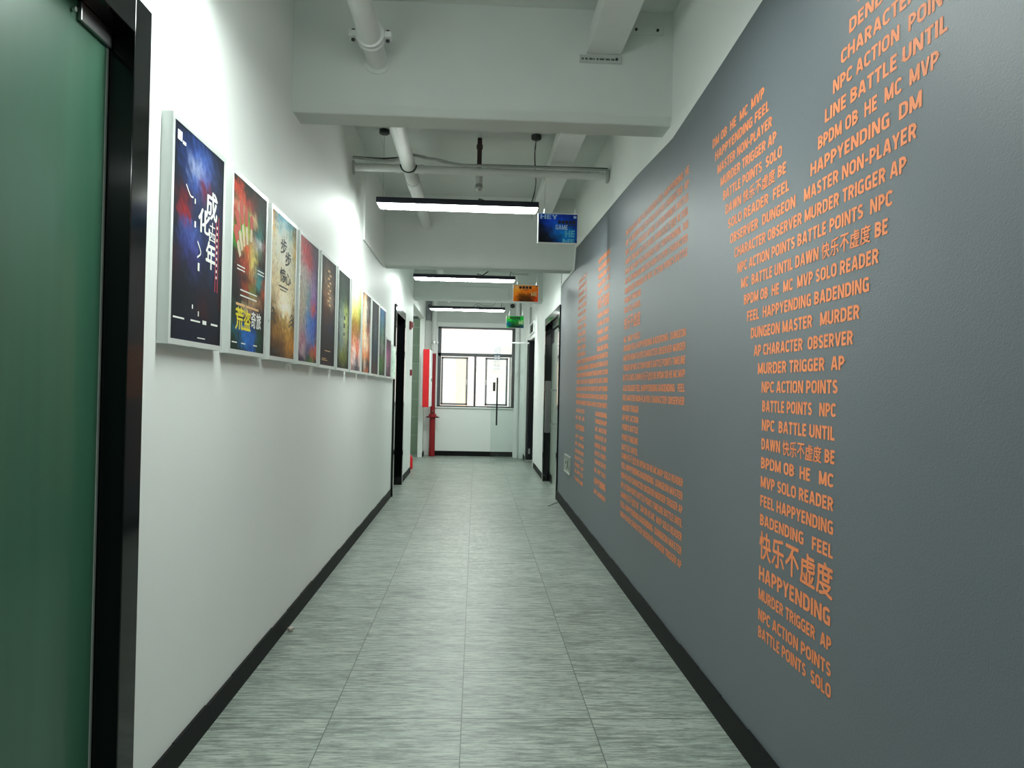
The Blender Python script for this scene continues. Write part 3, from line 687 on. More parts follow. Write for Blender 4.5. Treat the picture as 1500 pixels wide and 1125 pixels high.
def samp(g, u, v):
    H, W = len(g), len(g[0]); fy = v * (H - 1); fx = u * (W - 1)
    i, j = min(int(fy), H - 2), min(int(fx), W - 2); a, b = fy - i, fx - j
    a = a * a * (3 - 2 * a); b = b * b * (3 - 2 * b)
    return [((g[i][j][c] * (1 - b) + g[i][j + 1][c] * b) * (1 - a) + (g[i + 1][j][c] * (1 - b) + g[i + 1][j + 1][c] * b) * a) for c in range(3)]
def print_mesh(name, g, org, u, v, W, H, nu, nv, parent, m='print', gain=1.0):
    """printed sheet: org top-left, u to the right, v down"""
    org, u, v = Vector(org), Vector(u), Vector(v)
    bm = BM(); L = bm.loops.layers.float_color.new('ink')
    V = [[bm.verts.new(org + u * (W * i / nu) + v * (H * j / nv)) for i in range(nu + 1)] for j in range(nv + 1)]
    jit = [[(random.uniform(-.35, .35) / len(g[0]), random.uniform(-.35, .35) / len(g)) for i in range(nu + 1)] for j in range(nv + 1)]
    for j in range(nv):
        for i in range(nu):
            f = bm.faces.new((V[j][i], V[j + 1][i], V[j + 1][i + 1], V[j][i + 1]))
            for lp, (a, b) in zip(f.loops, ((i, j), (i, j + 1), (i + 1, j + 1), (i + 1, j))):
                q = jit[b][a]
                c = samp(g, min(1, max(0, a / nu + q[0])), min(1, max(0, b / nv + q[1])))
                lp[L] = (*[x ** 1.15 * 1.2 * gain for x in c], 1)
    return obj(name, bm, M[m], parent)
GAIN = [.7, 1.15, 2.3, 1.7, 1.1, 1.2, 1.5, 1.4, 1.2, 1.3, 1.4, 2.0]
for i, g in enumerate(ART):
    y0 = PY[i]; W = .543 if i < 10 else .50
    zt, zb = 2.486 - .0052 * i, 1.686 - .0027 * i
    if i == 10: zt = 2.121
    if i == 11: zt = 2.06
    root = thing('poster_light_box', (XL, y0 + W / 2, zb - .02), PLAB[i], 'poster', 'framed posters along the left wall')
    m_ = .021; bm = BM()
    ya, yb, za, ze = y0 - m_, y0 + W + m_, zb - m_, zt + m_
    box(bm, XL, XF - .004, ya, yb, za, ze)
    for r in ((ya, y0, za, ze), (y0 + W, yb, za, ze), (y0, y0 + W, za, zb), (y0, y0 + W, zt, ze)): box(bm, XF - .004, XF, *r)
    obj('frame', bm, M['alu'], root)
    nu, nv = (26, 40) if i < 4 else (14, 24)
    pr = print_mesh('print', g, (XF - .002, y0, zt), (0, 1, 0), (0, 0, -1), W, zt - zb, nu, nv, root, gain=GAIN[i])
    # lettering and marks that lie on the print: (material, maker) lists
    def P(u, v): return (XF - .0012, y0 + u * W, zt - v * (zt - zb))
    def ch(key, u, v, w_, h_, bm):
        put_text(bm, (key, 0.0), P(u, v + h_), (0, 1, 0), (0, 0, 1), w_ * W, h_ * (zt - zb), True)
    def marks(name, m, rects, thick=0):
        bm = BM()
        for (u0, v0, u1, v1) in rects: quad(bm, P(u0, v0), P(u1, v0), P(u1, v1), P(u0, v1))
        return obj(name, bm, m, pr)
    def stroke(bm, pts, r):
        q = [Vector(P(*p)) for p in pts]; q = bez(q, 6)
        for a, b in zip(q, q[1:]):
            d = (b - a); nrm = Vector((0, -d.z, d.y)).normalized() * r * W
            quad(bm, a - nrm, a + nrm, b + nrm, b - nrm)
    if i == 0:
        bm = BM(); ch('成', .62, .21, .24, .145, bm); ch('化', .47, .325, .24, .12, bm); ch('十', .71, .365, .11, .05, bm); ch('四', .70, .42, .13, .045, bm); ch('年', .64, .47, .2, .14, bm); obj('title', bm, M['wink'], pr)
        marks('small_rows', M['wink'], [(.05, .035, .13, .08), (.14, .07, .2, .085), (.385, .30, .405, .325), (.39, .41, .42, .44), (.475, .605, .51, .645), (.38, .82, .4, .84), (.5, .845, .52, .87)] + [(.86, .37 + k * .033, .885, .385 + k * .033) for k in range(9)] + [(.04, .895, .24, .903), (.36, .893, .55, .901), (.6, .885, .68, .905), (.78, .89, .93, .9), (.5, .975, .66, .98)])
        marks('red_band', M['rink'], [(.84, .32, .855, .72), (.895, .32, .91, .72)])
        bm = BM(); stroke(bm, [(.22, .26), (.3, .3), (.36, .30)], .006); stroke(bm, [(.46, .5), (.53, .55), (.46, .58)], .007); obj('white_strokes', bm, M['wink'], pr)
    if i == 1:
        def finger(bm, a, b, r0, r1):
            A, D = Vector(P(*a)), Vector(P(*b)); d = D - A; nr = Vector((0, -d.z, d.y)).normalized() * W; n_ = 8
            pts = [(A + d * (k_ / n_), (r0 + (r1 - r0) * k_ / n_) * (math.sqrt(min(1, k_ / 2.0)) if k_ < 2 else 1)) for k_ in range(n_ + 1)]
            for (p0, w0), (p1, w1) in zip(pts, pts[1:]): quad(bm, p0 - nr * w0, p0 + nr * max(w0, .001), p1 + nr * w1, p1 - nr * w1)
        FING = [((.05, .285), (.22, .45)), ((.09, .19), (.27, .41)), ((.20, .125), (.33, .38)), ((.35, .14), (.41, .36)), ((.53, .165), (.52, .33))]
        bm = BM()
        for a, b in FING: finger(bm, a, (a[0] + (b[0] - a[0]) * .52, a[1] + (b[1] - a[1]) * .52), .055, .045)
        obj('painted_fingertips', bm, mat('orange red print', '#c0402a', .6, var=.3, scale=60), pr)
        bm = BM()
        for a, b in FING: finger(bm, (a[0] + (b[0] - a[0]) * .48, a[1] + (b[1] - a[1]) * .48), b, .036, .028)
        obj('painted_fingers', bm, mat('pale cream print', '#d8c8a8', .6, var=.3, scale=60), pr)
        marks('white_bars', M['wink'], [(.14, .505, .36, .512), (.14, .525, .36, .532), (.74, .475, .96, .482), (.74, .495, .96, .502), (.24, .64, .74, .648), (.24, .672, .74, .68), (.04, .955, .18, .962), (.3, .955, .42, .962), (.66, .955, .78, .962)])
        bm = BM(); ch('荒', .13, .75, .22, .13, bm); ch('盗', .36, .755, .2, .12, bm); obj('yellow_title', bm, M['yink'], pr)
        bm = BM(); ch('奇', .58, .75, .14, .1, bm); ch('旅', .74, .75, .15, .1, bm); obj('white_title', bm, M['wink'], pr)
        marks('strapline', M['oink'], [(.13, .725, .38, .74), (.42, .725, .8, .738)])
    if i == 2:
        bm = BM(); ch('步', .34, .15, .24, .11, bm); ch('步', .54, .22, .24, .11, bm); ch('惊', .34, .36, .22, .1, bm); ch('心', .53, .38, .26, .08, bm); obj('title', bm, M['ink'], pr)
        marks('small_rows', M['ink'], [(.3, .49, .68, .5), (.34, .515, .62, .522), (.1, .95, .4, .955), (.1, .965, .34, .97)])
        bm = BM()
        for u in (.08, .88):
            for kk in range(3): stroke(bm, [(u - .08 - kk * .03, .70 + kk * .035), (u, .67 + kk * .035), (u + .08 + kk * .03, .70 + kk * .035)], .008)
        obj('pavilion_roofs', bm, M['ink'], pr)
    if i == 4:
        marks('small_rows', M['oink'], [(.3, .86, .7, .866), (.12, .935, .4, .94), (.12, .95, .5, .955)] + [(.42 + .1 * (kk % 2), .1 + kk * .035, .56 + .1 * (kk % 2), .118 + kk * .035) for kk in range(10)])
    if i == 5:
        marks('dark_glyphs', M['ink'], [(.5, .44, .62, .48), (.48, .52, .62, .57), (.5, .62, .6, .65), (.66, .4, .72, .43)])
    kids(root, 0)
    # sub-parts of the print follow the print, which stands in world coordinates
    
# ------------------------------------------------------------------ GIANT LETTERS ON THE GREY WALL
XT = XR - .0012
def line(root, t, yl, yr, z, cap=.046, fit=False):
    bm = BM(); put_line(bm, t, (XT, yl, z), (0, -1, 0), (0, 0, 1), yl - yr, cap, fit)
    obj('word_row', bm, M['letter'], root)
def letter(y, label):
    return thing('letter_decal', (XT, y, .54), label, 'wall lettering', 'giant letters made of rows of words')
bm = letter(2.75, 'giant orange Y of word rows on grey wall, nearest the camera')
for r, a, b, t in Y_ROWS: line(bm, t, a, b, zrow(r))
for z, cap, a, b, t, fit in Y_LOW: line(bm, t, a, b, z, cap, fit)
kids(bm, 0)
bm = letter(5.1, 'giant orange E of word rows, between the H and the Y on the grey wall')
for i, t in enumerate(E_TXT):
    line(bm, t, EL, (ES if i in E_SHORT else ER), E_Z[i], .10 if i == 9 else .046, i == 9)
kids(bm, 0)
bm = letter(7.8, 'giant orange H of word rows, farthest along the grey wall')
for i, t in enumerate(HLT): line(bm, t, HL, HLR, zrow(i))
zz = [zrow(i) for i in range(5)] + [2.315, 2.232, 2.15, 2.068, 1.994, 1.912]
for i, t in enumerate(HRT): line(bm, t, HRL, HR, zz[i], .11 if i == 5 else .046, i == 5)
for i, t in enumerate(HBAR): line(bm, t, HL + .01, HR, 1.836 - .0768 * i)
for t, z in zip(HLB, (1.284, 1.203, 1.088, .988, .903, .82, .742, .66, .587, .50)): line(bm, t, HL + .02, HLR - .03, z, .06 if t == 'HAPPYENDING' else .044)
for t, z in zip(HRB, (1.288, 1.217, 1.142, 1.066, .987, .909, .83, .747, .634, .54)): line(bm, t, HRL, HR, z, .062 if t == 'HAPPYENDING' else .044)
kids(bm, 0)

# ------------------------------------------------------------------ PENDANT LAMPS
LX0, LX1 = -.94, .54
def lamp(y, z, label, seen=True):
    r = thing('pendant_lamp', ((LX0 + LX1) / 2, y, z), label, 'ceiling light', 'pendant lamps hung across the corridor')
    wd = .10; bm = BM()
    box(bm, LX0, LX1, y - wd, y + wd, z, z + .052)
    obj('housing', bm, M['dkmetal'], r, bevel=.003)
    bm = BM(); vv = box(bm, LX0 + .008, LX1 - .008, y - wd + .012, y + wd - .012, z - .02, z)      # opal trough below the housing
    for q in vv:
        if q.co.z < z - .01:
            q.co.x += .02 if q.co.x < 0 else -.02
            q.co.y += .012 if q.co.y < y else -.012
    obj('diffuser', bm, M['lamp'], r)
    for x in (LX0 + .05, LX1 - .03):
        bm = BM(); lathe(bm, (x, y, CEIL - .045), [(.035, 0), (.047, .008), (.047, .042), (.044, .0445)], 'z', 20); obj('canopy', bm, M['cable'], r, smooth=True)
        bm = BM(); tube(bm, [(x, y, CEIL - .044), (x, y, z + .05)], .0016, 6); tube(bm, [(x - .035, y, CEIL - .044), (x - .006, y, 3.72)], .0012, 6); obj('suspension_wire', bm, M['greycable'], r)
    bm = BM(); x = LX1 - .03
    tube(bm, bez([(x, y + .02, CEIL - .044), (x - .01, y + .02, 3.7), (x + .005, y + .02, 3.45), (x - .02, y + .02, 3.3), (x - .05, y + .02, z + .052)]), .005, 8)
    obj('power_cord', bm, M['cable'], r, smooth=True)
    bm = BM(); tube(bm, bez([(.08, y, z + .05), (.03, y, z + .075), (-.01, y, z + .085), (0.0, y, z + .06)]), .005, 8); obj('cord_end', bm, M['cable'], r, smooth=True)
    kids(r, 0)
lamp(-1.1, 3.19, 'lit pendant lamp behind the camera position')
lamp(2.9, 3.19, 'lit pendant lamp overhead, in front of the nearest beam')
lamp(7.06, 3.195, 'largest lit pendant lamp, hung beside the blue sign')
lamp(11.2, 3.125, 'lit pendant lamp beside the orange sign')
lamp(15.1, 3.085, 'lit pendant lamp nearest the far window')

lb = thing('added_lobby_lamp', (-2.2, 16.4, CEIL), 'unseen round lamp added to brighten the side lobby on the left', 'ceiling light')  # extra lamp added out of view to lift the lobby tiles
bm = BM(); lathe(bm, (-2.2, 16.4, CEIL - .05), [(.17, 0), (.19, .01), (.19, .049)], 'z', 24); obj('rim', bm, M['paper'], lb, smooth=True)
bm = BM(); lathe(bm, (-2.2, 16.4, CEIL - .075), [(.10, 0), (.15, .012), (.165, .024)], 'z', 24); obj('diffuser', bm, M['lamp'], lb, smooth=True)
kids(lb, 0)

# ------------------------------------------------------------------ HANGING SIGNS
def sign(y, x0, x1, z0, z1, g, label, hang, texts, rects):
    r = thing('hanging_sign', ((x0 + x1) / 2, y, z0), label, 'sign', 'hanging signs along the corridor')
    bm = BM(); box(bm, x0, x1, y, y + .022, z0, z1); obj('board', bm, M['paper'], r, bevel=.002)
    m_ = .009
    pr = print_mesh('print', g, (x0 + m_, y - .0008, z1 - m_), (1, 0, 0), (0, 0, -1), x1 - x0 - 2 * m_, z1 - z0 - 2 * m_, 12, 9, r, 'signprint')
    W, H = x1 - x0, z1 - z0
    for key, m, u, v, w_, h_ in texts:
        bm = BM(); put_line(bm, key[0], (x0 + u * W, y - .0016, z1 - (v + h_) * H), (1, 0, 0), (0, 0, 1), w_ * W, h_ * H); obj('lettering', bm, M[m], pr)
    for m, rr in rects:
        bm = BM()
        for (u0, v0, u1, v1) in rr: quad(bm, (x0 + u0 * W, y - .0016, z1 - v0 * H), (x0 + u1 * W, y - .0016, z1 - v0 * H), (x0 + u1 * W, y - .0016, z1 - v1 * H), (x0 + u0 * W, y - .0016, z1 - v1 * H))
        obj('marks', bm, M[m], pr)
    for x in (x0 + .06, x1 - .03):
        hz = 3.615 if .63 < x < .86 and hang > 3.6 else hang
        bm = BM(); tube(bm, [(x, y + .011, z1 - .005), (x, y + .011, hz)], .0018, 6); obj('hanging_wire', bm, M['chrome'], r)
        bm = BM(); tube(bm, [(x, y + .011, z1), (x, y + .011, z1 + .03)], .007, 8); obj('clip', bm, M['chrome'], r)
    kids(r, 0)
blocks = lambda u0, u1, v0, v1, n: [(u0 + (u1 - u0) * k_ / n, v0, u0 + (u1 - u0) * (k_ + .8) / n, v1) for k_ in range(n)]
sign(6.945, .532, .902, 2.868, 3.145, art(['2048a0 2050b0 1c3c90 183080 101c50', '102060 1c48b0 1c48a8 183888 142c70', '141a28 183c90 1a58a8 1c4488 103070', '14181f 202c4a 1a60a8 1c70a8 103880', '14181f 181c28 1c4c80 1878b0 0c2c70', '14181f 14181f 103060 1060a0 0c2460']),
     'blue hanging sign with HEY and GAME, beside the nearest visible lamp', 3.475,
     [(('HEY', 0.0), 'lbink', .06, .05, .42, .15), (('GAME', 0.0), 'lbink', .44, .38, .3, .16), (('HE', .03), 'cink', .68, .56, .24, .22), (('ME', .03), 'cink', .62, .84, .3, .12)],
     [('ink', blocks(.5, .95, .24, .34, 5) + [(.68, .37, .95, .40)]), ('lbink', [(.88, .08, .95, .16)])])
sign(10.4, .475, .83, 2.722, 2.962, art(['c88838 d89040 c87830 b06820', 'd08830 d07820 c06818 b85c18', 'c86c18 583010 5a3414 c04820', 'c06410 402408 462a10 b04018']),
     'orange hanging sign, middle one of the three signs', 3.95,
     [(('ME', 0.0), 'oink', .70, .40, .24, .24), (('HE', 0.0), 'oink', .03, .04, .2, .2)], [('ink', blocks(.24, .74, .09, .24, 4) + [(.36, .29, .62, .325), (.87, .05, .92, .1)])])
sign(14.85, .56, .912, 2.722, 2.97, art(['30b040 2c8838 208038 1c8a38', '38c030 209040 208038 28a040', '1858a0 205830 3a6030 206038', '20a040 10241c 14242c 104070']),
     'green hanging sign, farthest and smallest in view', 3.95,
     [(('ME', 0.0), 'gink', .70, .38, .26, .3), (('HE', 0.0), 'gink', .03, .04, .18, .22)], [('ink', blocks(.22, .8, .12, .24, 5) + [(.3, .28, .78, .32)])])

# ------------------------------------------------------------------ PIPES, DUCT, CONDUIT
pp = thing('water_pipe', (-.64, 6, 3.5), 'long white pipe under the ceiling running along the corridor through the beams', 'pipe')
BAYS = ((Y0 + .02, 4.70), (4.96, 9.38), (9.66, 13.8), (14.12, 17.28))
for ya, yb in BAYS:
    bm = BM(); tube(bm, [(-.645, ya, 3.537 - .0019 * (ya + 4)), (-.645, yb, 3.537 - .0019 * (yb + 4))], .062, 24); obj('pipe', bm, M['pipe'], pp, smooth=True)
def flange(y, z):
    bm = BM(); lathe(bm, (-.645, y, z), [(.066, 0), (.082, .005), (.082, .02), (.074, .028), (.074, .05), (.082, .058), (.082, .075), (.066, .08)], 'y', 24)
    for s in (-1, 1):
        box(bm, -.645 + s * .095 - .024, -.645 + s * .095 + .024, y + .01, y + .07, z - .016, z + .016)
    f = obj('coupling', bm, M['pipe'], pp, smooth=True)
    bm = BM()
    for s in (-1, 1):
        for dz in (-.027, .027): lathe(bm, (-.645 + s * .098, y + .04, z + dz - .006), [(.011, 0), (.011, .012)], 'z', 6)
    b_ = obj('bolts', bm, M['cable'], f)
flange(4.35, 3.53)
bm = BM(); tube(bm, [(-.645 + .071 * math.cos(a_), 6.86, 3.517 + .071 * math.sin(a_)) for a_ in [math.pi * k_ / 14 + math.pi for k_ in range(15)]], .006, 8); obj('u_bolt', bm, M['cable'], pp, smooth=True)
bm = BM(); tube(bm, [(-.645, 7.35, 3.515), (-.645, 7.62, 3.515)], .068, 24); obj('sleeve', bm, M['pipe'], pp, smooth=True)
for y in (4.7, 9.38, 13.8):
    bm = BM(); lathe(bm, (-.645, y - .012, 3.52 - (y - 4.7) * .0012), [(.064, 0), (.085, .004), (.085, .012)], 'y', 20); obj('wall_collar', bm, M['ceil'], pp, smooth=True)
kids(pp, 0)

tp = thing('cross_pipe', (0, 6.98, 3.505), 'white pipe crossing the corridor above the nearest visible lamp', 'pipe')
bm = BM(); tube(bm, [(XL, 6.975, 3.512), (XR, 6.975, 3.505)], .036, 18); obj('pipe', bm, M['pipe'], tp, smooth=True)
for x in (-.745, -.535, -.13, .08):
    bm = BM(); tube(bm, [(x - .018, 6.975, 3.51), (x + .018, 6.975, 3.51)], .043, 18); obj('coupling', bm, M['pipe'], tp, smooth=True)
for x, s in ((XL, 1), (XR, -1)):
    bm = BM(); lathe(bm, (x, 6.975, 3.508), [(.065, 0), (.065, .012 * s), (.045, .02 * s)], 'x', 18); obj('wall_flange', bm, M['greypl'], tp, smooth=True)
kids(tp, 0)

cd = BM(); tube(cd, bez([(XL + .005, 6.93, 3.585), (-.95, 6.93, 3.57), (-.80, 6.93, 3.567), (-.70, 6.92, 3.60), (-.6, 6.91, 3.618), (-.50, 6.92, 3.60), (-.40, 6.93, 3.592), (-.22, 6.93, 3.557), (-.05, 6.93, 3.55), (.5, 6.93, 3.552), (XR - .005, 6.93, 3.55)]), .013, 10)
tag(obj('conduit', cd, M['greycable'], smooth=True), 'wavy grey conduit running along the top of the cross pipe', 'conduit')
cd = BM(); tube(cd, bez([(XL + .005, 6.955, 3.60), (-.9, 6.955, 3.592), (-.72, 6.94, 3.605), (-.6, 6.94, 3.632), (-.45, 6.95, 3.606), (-.25, 6.955, 3.566), (.2, 6.955, 3.568), (XR - .005, 6.955, 3.572)]), .007, 8)
tag(obj('cable', cd, M['cable'], smooth=True), 'thin dark cable lying behind the grey conduit on the cross pipe', 'cable')

du = thing('cable_duct', (.75, 6, 3.65), 'white rectangular duct under the ceiling running along the right side', 'duct')
for ya, yb in BAYS:
    bm = BM(); box(bm, .64, .855, ya, yb, 3.615, 3.73); obj('duct_body', bm, M['pipe'], du, bevel=.004)
bm = BM(); box(bm, .632, .863, 5.5, 5.54, 3.612, 3.734); obj('duct_joint', bm, M['pipe'], du)
bm = BM(); box(bm, .60, .90, 13.66, 13.70, 3.585, 3.612); obj('support_bracket', bm, M['greypl'], du)
kids(du, 0)
def plate(x0, x1, z0, z1, label, marks_):
    r = thing('beam_plate', ((x0 + x1) / 2, 4.7, z0), label, 'plate')
    bm = BM(); box(bm, x0, x1, 4.688, 4.7, z0, z1); obj('plate', bm, M['greypl'] if marks_ else M['ceil'], r, bevel=.003)
    bm = BM()
    for x in ([x1 - .035] if marks_ else [x0 + .03, x1 - .035]): lathe(bm, (x, 4.682, (z0 + z1) / 2), [(.009, 0), (.009, .007)], 'y', 10)
    obj('bolt', bm, M['cable'], r)
    if marks_:
        bm = BM(); rr = random.Random(3); x = x0 + .012
        while x < x1 - .06:
            ww = rr.uniform(.008, .03); box(bm, x, x + ww, 4.6868, 4.688, z0 + .017, z0 + .029); x += ww + rr.uniform(.004, .012)
        obj('worn_print', bm, mat('faded stamp', '#4d5652', .7), r)
    kids(r, 0)
plate(.597, .862, 3.558, 3.608, 'grey plate with faded stamped marks under the duct on the nearest beam', True)
plate(.915, 1.115, 3.75, 3.80, 'white plate with dark bolts on the nearest beam, right of the duct', False)

def sprinkler(y, z0, z1, label):
    r = thing('sprinkler', (-.015, y, z0), label, 'sprinkler')
    bm = BM(); tube(bm, [(-.013, y, CEIL - .002), (-.013, y, z1)], .022, 14); obj('drop_pipe', bm, M['brown'], r, smooth=True)
    bm = BM(); lathe(bm, (-.013, y, z1 + .22), [(.023, 0), (.03, .006), (.03, .045), (.023, .05)], 'z', 12); obj('socket', bm, M['brown'], r, smooth=True)
    bm = BM(); lathe(bm, (-.013, y, z0 + .07), [(.03, 0), (.034, .008), (.034, z1 - z0 - .09), (.026, z1 - z0 - .07)], 'z', 16); obj('elbow', bm, M['pipe'], r, smooth=True)
    bm = BM(); lathe(bm, (-.013, y, z0 + .035), [(.036, 0), (.036, .018), (.031, .02), (.031, .035)], 'z', 16); obj('ring', bm, M['greycable'], r, smooth=True)
    bm = BM(); lathe(bm, (-.013, y, z0), [(.012, 0), (.026, .008), (.033, .024), (.033, .036)], 'z', 16); obj('head', bm, M['chrome'], r, smooth=True)
    kids(r, 0)
sprinkler(7.2, 3.385, 3.56, 'brown drop pipe with white capped sprinkler head behind the cross pipe')
sprinkler(11.6, 3.30, 3.5, 'sprinkler head seen above the second lamp, past the second beam')

# white trunking strips on the left wall above the lamps
bm = BM(); box(bm, XL, XL + .018, 7.66, 9.38, 2.985, 3.005); box(bm, XL, XL + .018, 7.66, 7.69, 3.005, CEIL)
tag(obj('cable_trunking', bm, M['paper'], bevel=.003), 'white L-shaped cable trunking high on the left wall', 'trunking')

# ------------------------------------------------------------------ FAR END: fire gear, pipes
rp = thing('fire_pipe', (-.955, 17.2, 0), 'red vertical fire pipe, white above, left of the far window', 'pipe')
bm = BM(); tube(bm, [(-.955, 17.2, .005), (-.955, 17.2, .88)], .066, 20); obj('lower_pipe', bm, M['red'], rp, smooth=True)
bm = BM(); tube(bm, [(-.955, 17.2, .94), (-.955, 17.2, 2.3)], .052, 20); obj('upper_pipe', bm, M['red'], rp, smooth=True)
bm = BM(); tube(bm, [(-.955, 17.2, 2.3), (-.955, 17.2, CEIL - .002)], .062, 20); t_ = obj('white_section', bm, M['pipe'], rp, smooth=True); t_['label'] = 'white upper section'
bm = BM(); lathe(bm, (-.955, 17.2, .86), [(.07, 0), (.125, .02), (.125, .035), (.085, .045), (.085, .075), (.06, .095)], 'z', 20); obj('flange', bm, M['red'], rp, smooth=True)
bm = BM(); box(bm, -1.10, -.80, 17.13, 17.16, .865, .885); obj('bracket', bm, M['leafblack'], rp)
bm = BM(); lathe(bm, (-.955, 17.2, 2.52), [(.066, 0), (.08, .005), (.08, .05), (.066, .055)], 'z', 20); box(bm, -1.05, -.86, 17.18, 17.22, 2.53, 2.565); obj('clamp', bm, M['chrome'], rp, smooth=True)
bm = BM(); lathe(bm, (-.955, 17.145, 1.0), [(.028, 0), (.028, -.04), (.02, -.05)], 'y', 12); obj('valve_cap', bm, M['brass'], rp, smooth=True)
kids(rp, 0)
hc = thing('fire_hose_cabinet', (-1.06, 16.5, 1.12), 'red fire hose cabinet with white door mounted left of the red pipe', 'fire cabinet')
bm = BM(); box(bm, -1.115, -.985, 16.12, 16.86, 1.12, 2.34); obj('cabinet_body', bm, M['redc'], hc, bevel=.006)
bm = BM(); box(bm, XL, -1.115, 16.16, 16.86, 1.14, 2.32); obj('back_plate', bm, M['paper'], hc)
bm = BM(); box(bm, -.985, -.965, 16.11, 16.87, 1.13, 2.33); dr = obj('door', bm, M['paper'], hc, bevel=.004)
bm = BM(); lathe(bm, (-.965, 16.55, 1.70), [(.04, 0), (.04, .012), (.02, .016)], 'x', 14); obj('handle', bm, mat('green plastic', '#1e8f62', .4), dr, smooth=True)
kids(hc, 0)
ex = thing('fire_extinguisher', (-1.205, 14.28, 0), 'red fire extinguisher peeking out behind the left wall corner, on the floor', 'fire extinguisher')
bm = BM(); lathe(bm, (-1.215, 14.4, 0), [(.05, 0), (.066, .015), (.066, .19), (.05, .24), (.022, .262), (.022, .28)], 'z', 20); obj('cylinder', bm, M['redc'], ex, smooth=True)
bm = BM(); box(bm, -1.23, -1.2, 14.37, 14.46, .28, .31); obj('valve', bm, M['cable'], ex, bevel=.003)
kids(ex, 0)
al = thing('fire_alarm', (XL, 13.4, 2.55), 'dark red fire alarm sounder high on the left wall past the black door', 'alarm')
bm = BM(); box(bm, XL, XL + .03, 13.1, 13.25, 2.52, 2.66); obj('back_box', bm, M['dred'], al, bevel=.004)
bm = BM(); lathe(bm, (XL + .03, 13.175, 2.6), [(.055, 0), (.055, .015), (.035, .035), (.02, .04)], 'x', 16); obj('strobe', bm, mat('dusty pink lens', '#a06060', .3), al, smooth=True)
kids(al, 0)
cp = thing('call_point', (XL, 13.55, 1.74), 'small dark red call point on the left wall below the alarm', 'call point')
bm = BM(); box(bm, XL, XL + .035, 13.4, 13.52, 1.735, 1.84); obj('box', bm, M['dred'], cp, bevel=.006)
bm = BM(); box(bm, XL + .035, XL + .038, 13.43, 13.49, 1.765, 1.81); obj('press_plate', bm, M['red'], cp)
kids(cp, 0)
bm = BM(); box(bm, -1.15, -1.035, 17.17, 17.278, 3.045, CEIL - .01)  # upright grey box filling the corner left of the pipe
tag(obj('grey_box', bm, M['grey'], bevel=.004), 'tall plain grey box above, left of the white pipe end', 'box')
dp = thing('drain_pipe', (.91, 17.2, 0), 'white vertical drain pipe right of the far window', 'pipe')
bm = BM(); tube(bm, [(.915, 17.22, .0), (.915, 17.22, CEIL - .002)], .05, 20); obj('pipe', bm, M['paper'], dp, smooth=True)
bm = BM(); tube(bm, [(.915, 17.22, .0), (.915, 17.22, .36)], .062, 20); obj('base_socket', bm, M['paper'], dp, smooth=True)
bm = BM(); tube(bm, [(.915, 17.22, .33), (.915, 17.22, .37)], .068, 20); obj('collar', bm, M['paper'], dp, smooth=True)
bm = BM(); tube(bm, [(.915, 17.17, 1.72), (1.03, 17.17, 1.74)], .006, 8); obj('bracket', bm, M['chrome'], dp)
kids(dp, 0)
bm = BM(); box(bm, .985, XR, 17.02, Y1, 0, CEIL); struct('pipe_chase', bm, M['white'])
for x, lab in ((1.135, 'thin dark conduit high on the right wall by the far window, nearer one'),):
    bm = BM(); tube(bm, [(x, 16.3, 2.93), (x, 16.3, 3.3)], .018, 10); tag(obj('conduit', bm, M['greycable'], smooth=True), lab, 'conduit')
bm = BM(); lathe(bm, (.79, 17.28, 3.42), [(.05, 0), (.05, -.012), (.03, -.02)], 'y', 18); tag(obj('vent_cap', bm, M['cable'], smooth=True), 'small round black vent cap on the beam above the far window', 'vent')
bm = BM(); tube(bm, bez([(-1.06, 17.165, 3.39), (-1.10, 17.15, 3.37), (-1.08, 17.155, 3.32), (-1.04, 17.165, 3.31)]), .008, 8); tag(obj('hook', bm, M['cable'], smooth=True), 'small dark hook on the beam above the red pipe', 'hook')
bm = BM(); tube(bm, bez([(.05, 11.2, 3.18), (.18, 11.4, 3.3), (.32, 11.6, 3.35), (.5, 11.8, 3.42), (.62, 12.2, 3.61)]), .009, 8); tag(obj('cable', bm, M['cable'], smooth=True), 'dark cable sagging from the duct to the lamp by the orange sign', 'cable')
bm = BM(); tube(bm, bez([(-.1, 15.1, 3.14), (0, 15.2, 3.22), (.1, 15.2, 3.19), (.2, 15.2, 3.18), (.33, 15.3, 3.22), (.42, 15.4, 3.40), (.66, 15.5, 3.615)]), .007, 8); tag(obj('cable', bm, M['greycable'], smooth=True), 'grey cable looping above the lamp nearest the far window', 'cable')

# low framed panel on the grey wall
ep = thing('wall_panel', (XR, 9.48, .5), 'small silver framed panel low on the grey wall near its far end', 'panel')
bm = BM(); x0 = XR - .02
for r in ((9.2, 9.78, .50, .518), (9.2, 9.78, .70, .722), (9.2, 9.222, .518, .70), (9.758, 9.78, .518, .70)): box(bm, x0, XR, *r)
obj('frame', bm, M['chrome'], ep, bevel=.002)
bm = BM(); box(bm, XR - .01, XR - .002, 9.222, 9.758, .518, .70); fc = obj('face', bm, mat('mottled grey green face', '#8f9a8c', .4, var=.5, scale=9), ep)
bm = BM()
for (a, b, c_, d_) in ((9.30, 9.36, .54, .60), (9.42, 9.50, .56, .66), (9.56, 9.6, .53, .58), (9.62, 9.70, .6, .64)): quad(bm, (XR - .0105, a, c_), (XR - .0105, b, c_), (XR - .0105, b, d_), (XR - .0105, a, d_))
obj('dark_marks', bm, M['ink'], fc); kids(ep, 0)

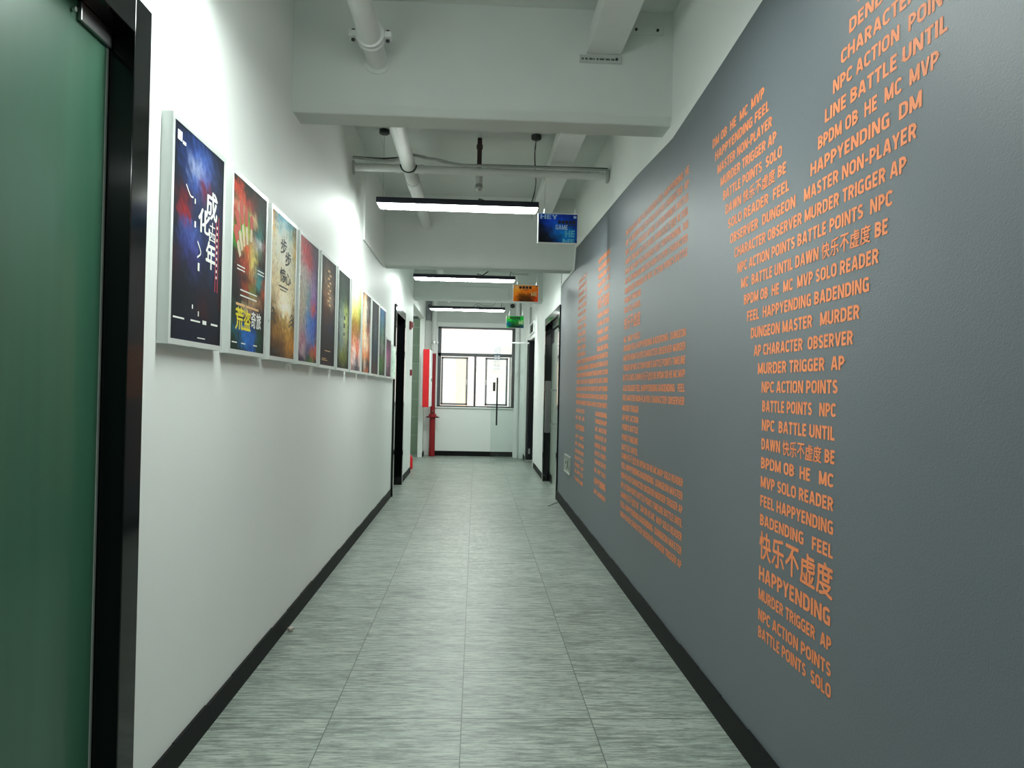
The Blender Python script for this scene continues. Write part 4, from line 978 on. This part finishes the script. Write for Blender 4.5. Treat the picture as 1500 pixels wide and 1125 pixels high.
# bits on the floor
bm = BM(); bmesh.ops.create_icosphere(bm, subdivisions=2, radius=.022)
rr = random.Random(5)
for v_ in bm.verts: v_.co = Vector((v_.co.x * rr.uniform(.7, 1.2) - 1.112, v_.co.y * rr.uniform(.6, 1.2) + 4.80, v_.co.z * rr.uniform(.5, .9) + .017))
tag(obj('paper_scrap', bm, mat('crumpled paper', '#b9b0aa', .8, var=.3, scale=60)), 'tiny crumpled scrap against the left skirting, nearest the camera', 'litter')
bm = BM(); tube(bm, bez([(1.145, 10.35, .006), (1.10, 10.30, .006), (1.02, 10.12, .006), (.985, 10.03, .008)]), [.006] * 24 + [.010], 8)
tag(obj('wire_scrap', bm, M['greycable'], smooth=True), 'short bent wire lying on the floor at the end of the grey wall', 'litter')

# ------------------------------------------------------------------ words for the setting
WORDS = {'floor': ('grey green streaked vinyl tile floor of the corridor', 'floor'), 'ceiling': ('white painted concrete ceiling above the beams', 'ceiling'),
 'wall_left': ('long white left wall carrying the posters', 'wall'), 'wall_left_rear': ('short white wall stub left of the red fire pipe', 'wall'), 'wall_right': ('grey textured right wall with giant orange letters', 'wall'),
 'wall_right_rear': ('white right wall above and beyond the grey wall', 'wall'), 'wall_right_end': ('white wall step between the black door and the far window', 'wall'), 'wall_back': ('white wall behind the viewpoint', 'wall'),
 'wall_end': ('white end wall around the far window', 'wall'), 'wall_lobby': ('pale green tiled wall inside the side lobby on the left', 'wall'), 'wall_lobby_side': ('white walls of the side lobby on the left', 'wall'),
 'trim_1': ('white edge strip along the top of the grey wall', 'trim'), 'trim_2': ('dark strip above the green lobby tiles', 'trim'), 'window_sill': ('white sill under the far window', 'sill'), 'ground': ('street ground far below the window', 'ground'), 'pipe_chase': ('white boxed pipe chase in the far right corner', 'wall'),
 'ceiling_beam': ('nearest and largest white ceiling beam', 'beam'), 'ceiling_beam.001': ('second white ceiling beam, just past the blue sign', 'beam'), 'ceiling_beam.002': ('third white ceiling beam with a raised panel, past the orange sign', 'beam'), 'ceiling_beam.003': ('white ceiling beam directly above the far window', 'beam'),
 'baseboard_left': ('long black skirting under the posters', 'skirting'), 'baseboard_left_rear': ('short black skirting past the black door on the left', 'skirting'), 'baseboard_right': ('long black skirting under the grey wall', 'skirting'), 'baseboard_right_rear': ('short black skirting past the glass door on the right', 'skirting'),
 'baseboard_end': ('black skirting under the far window', 'skirting'), 'baseboard_corner': ('short black skirting in the far left corner', 'skirting'), 'baseboard_far_right': ('short black skirting in the far right corner', 'skirting')}
for n_, (l_, c_) in WORDS.items():
    o_ = bpy.data.objects.get(n_)
    if o_: o_['label'] = l_; o_['category'] = c_
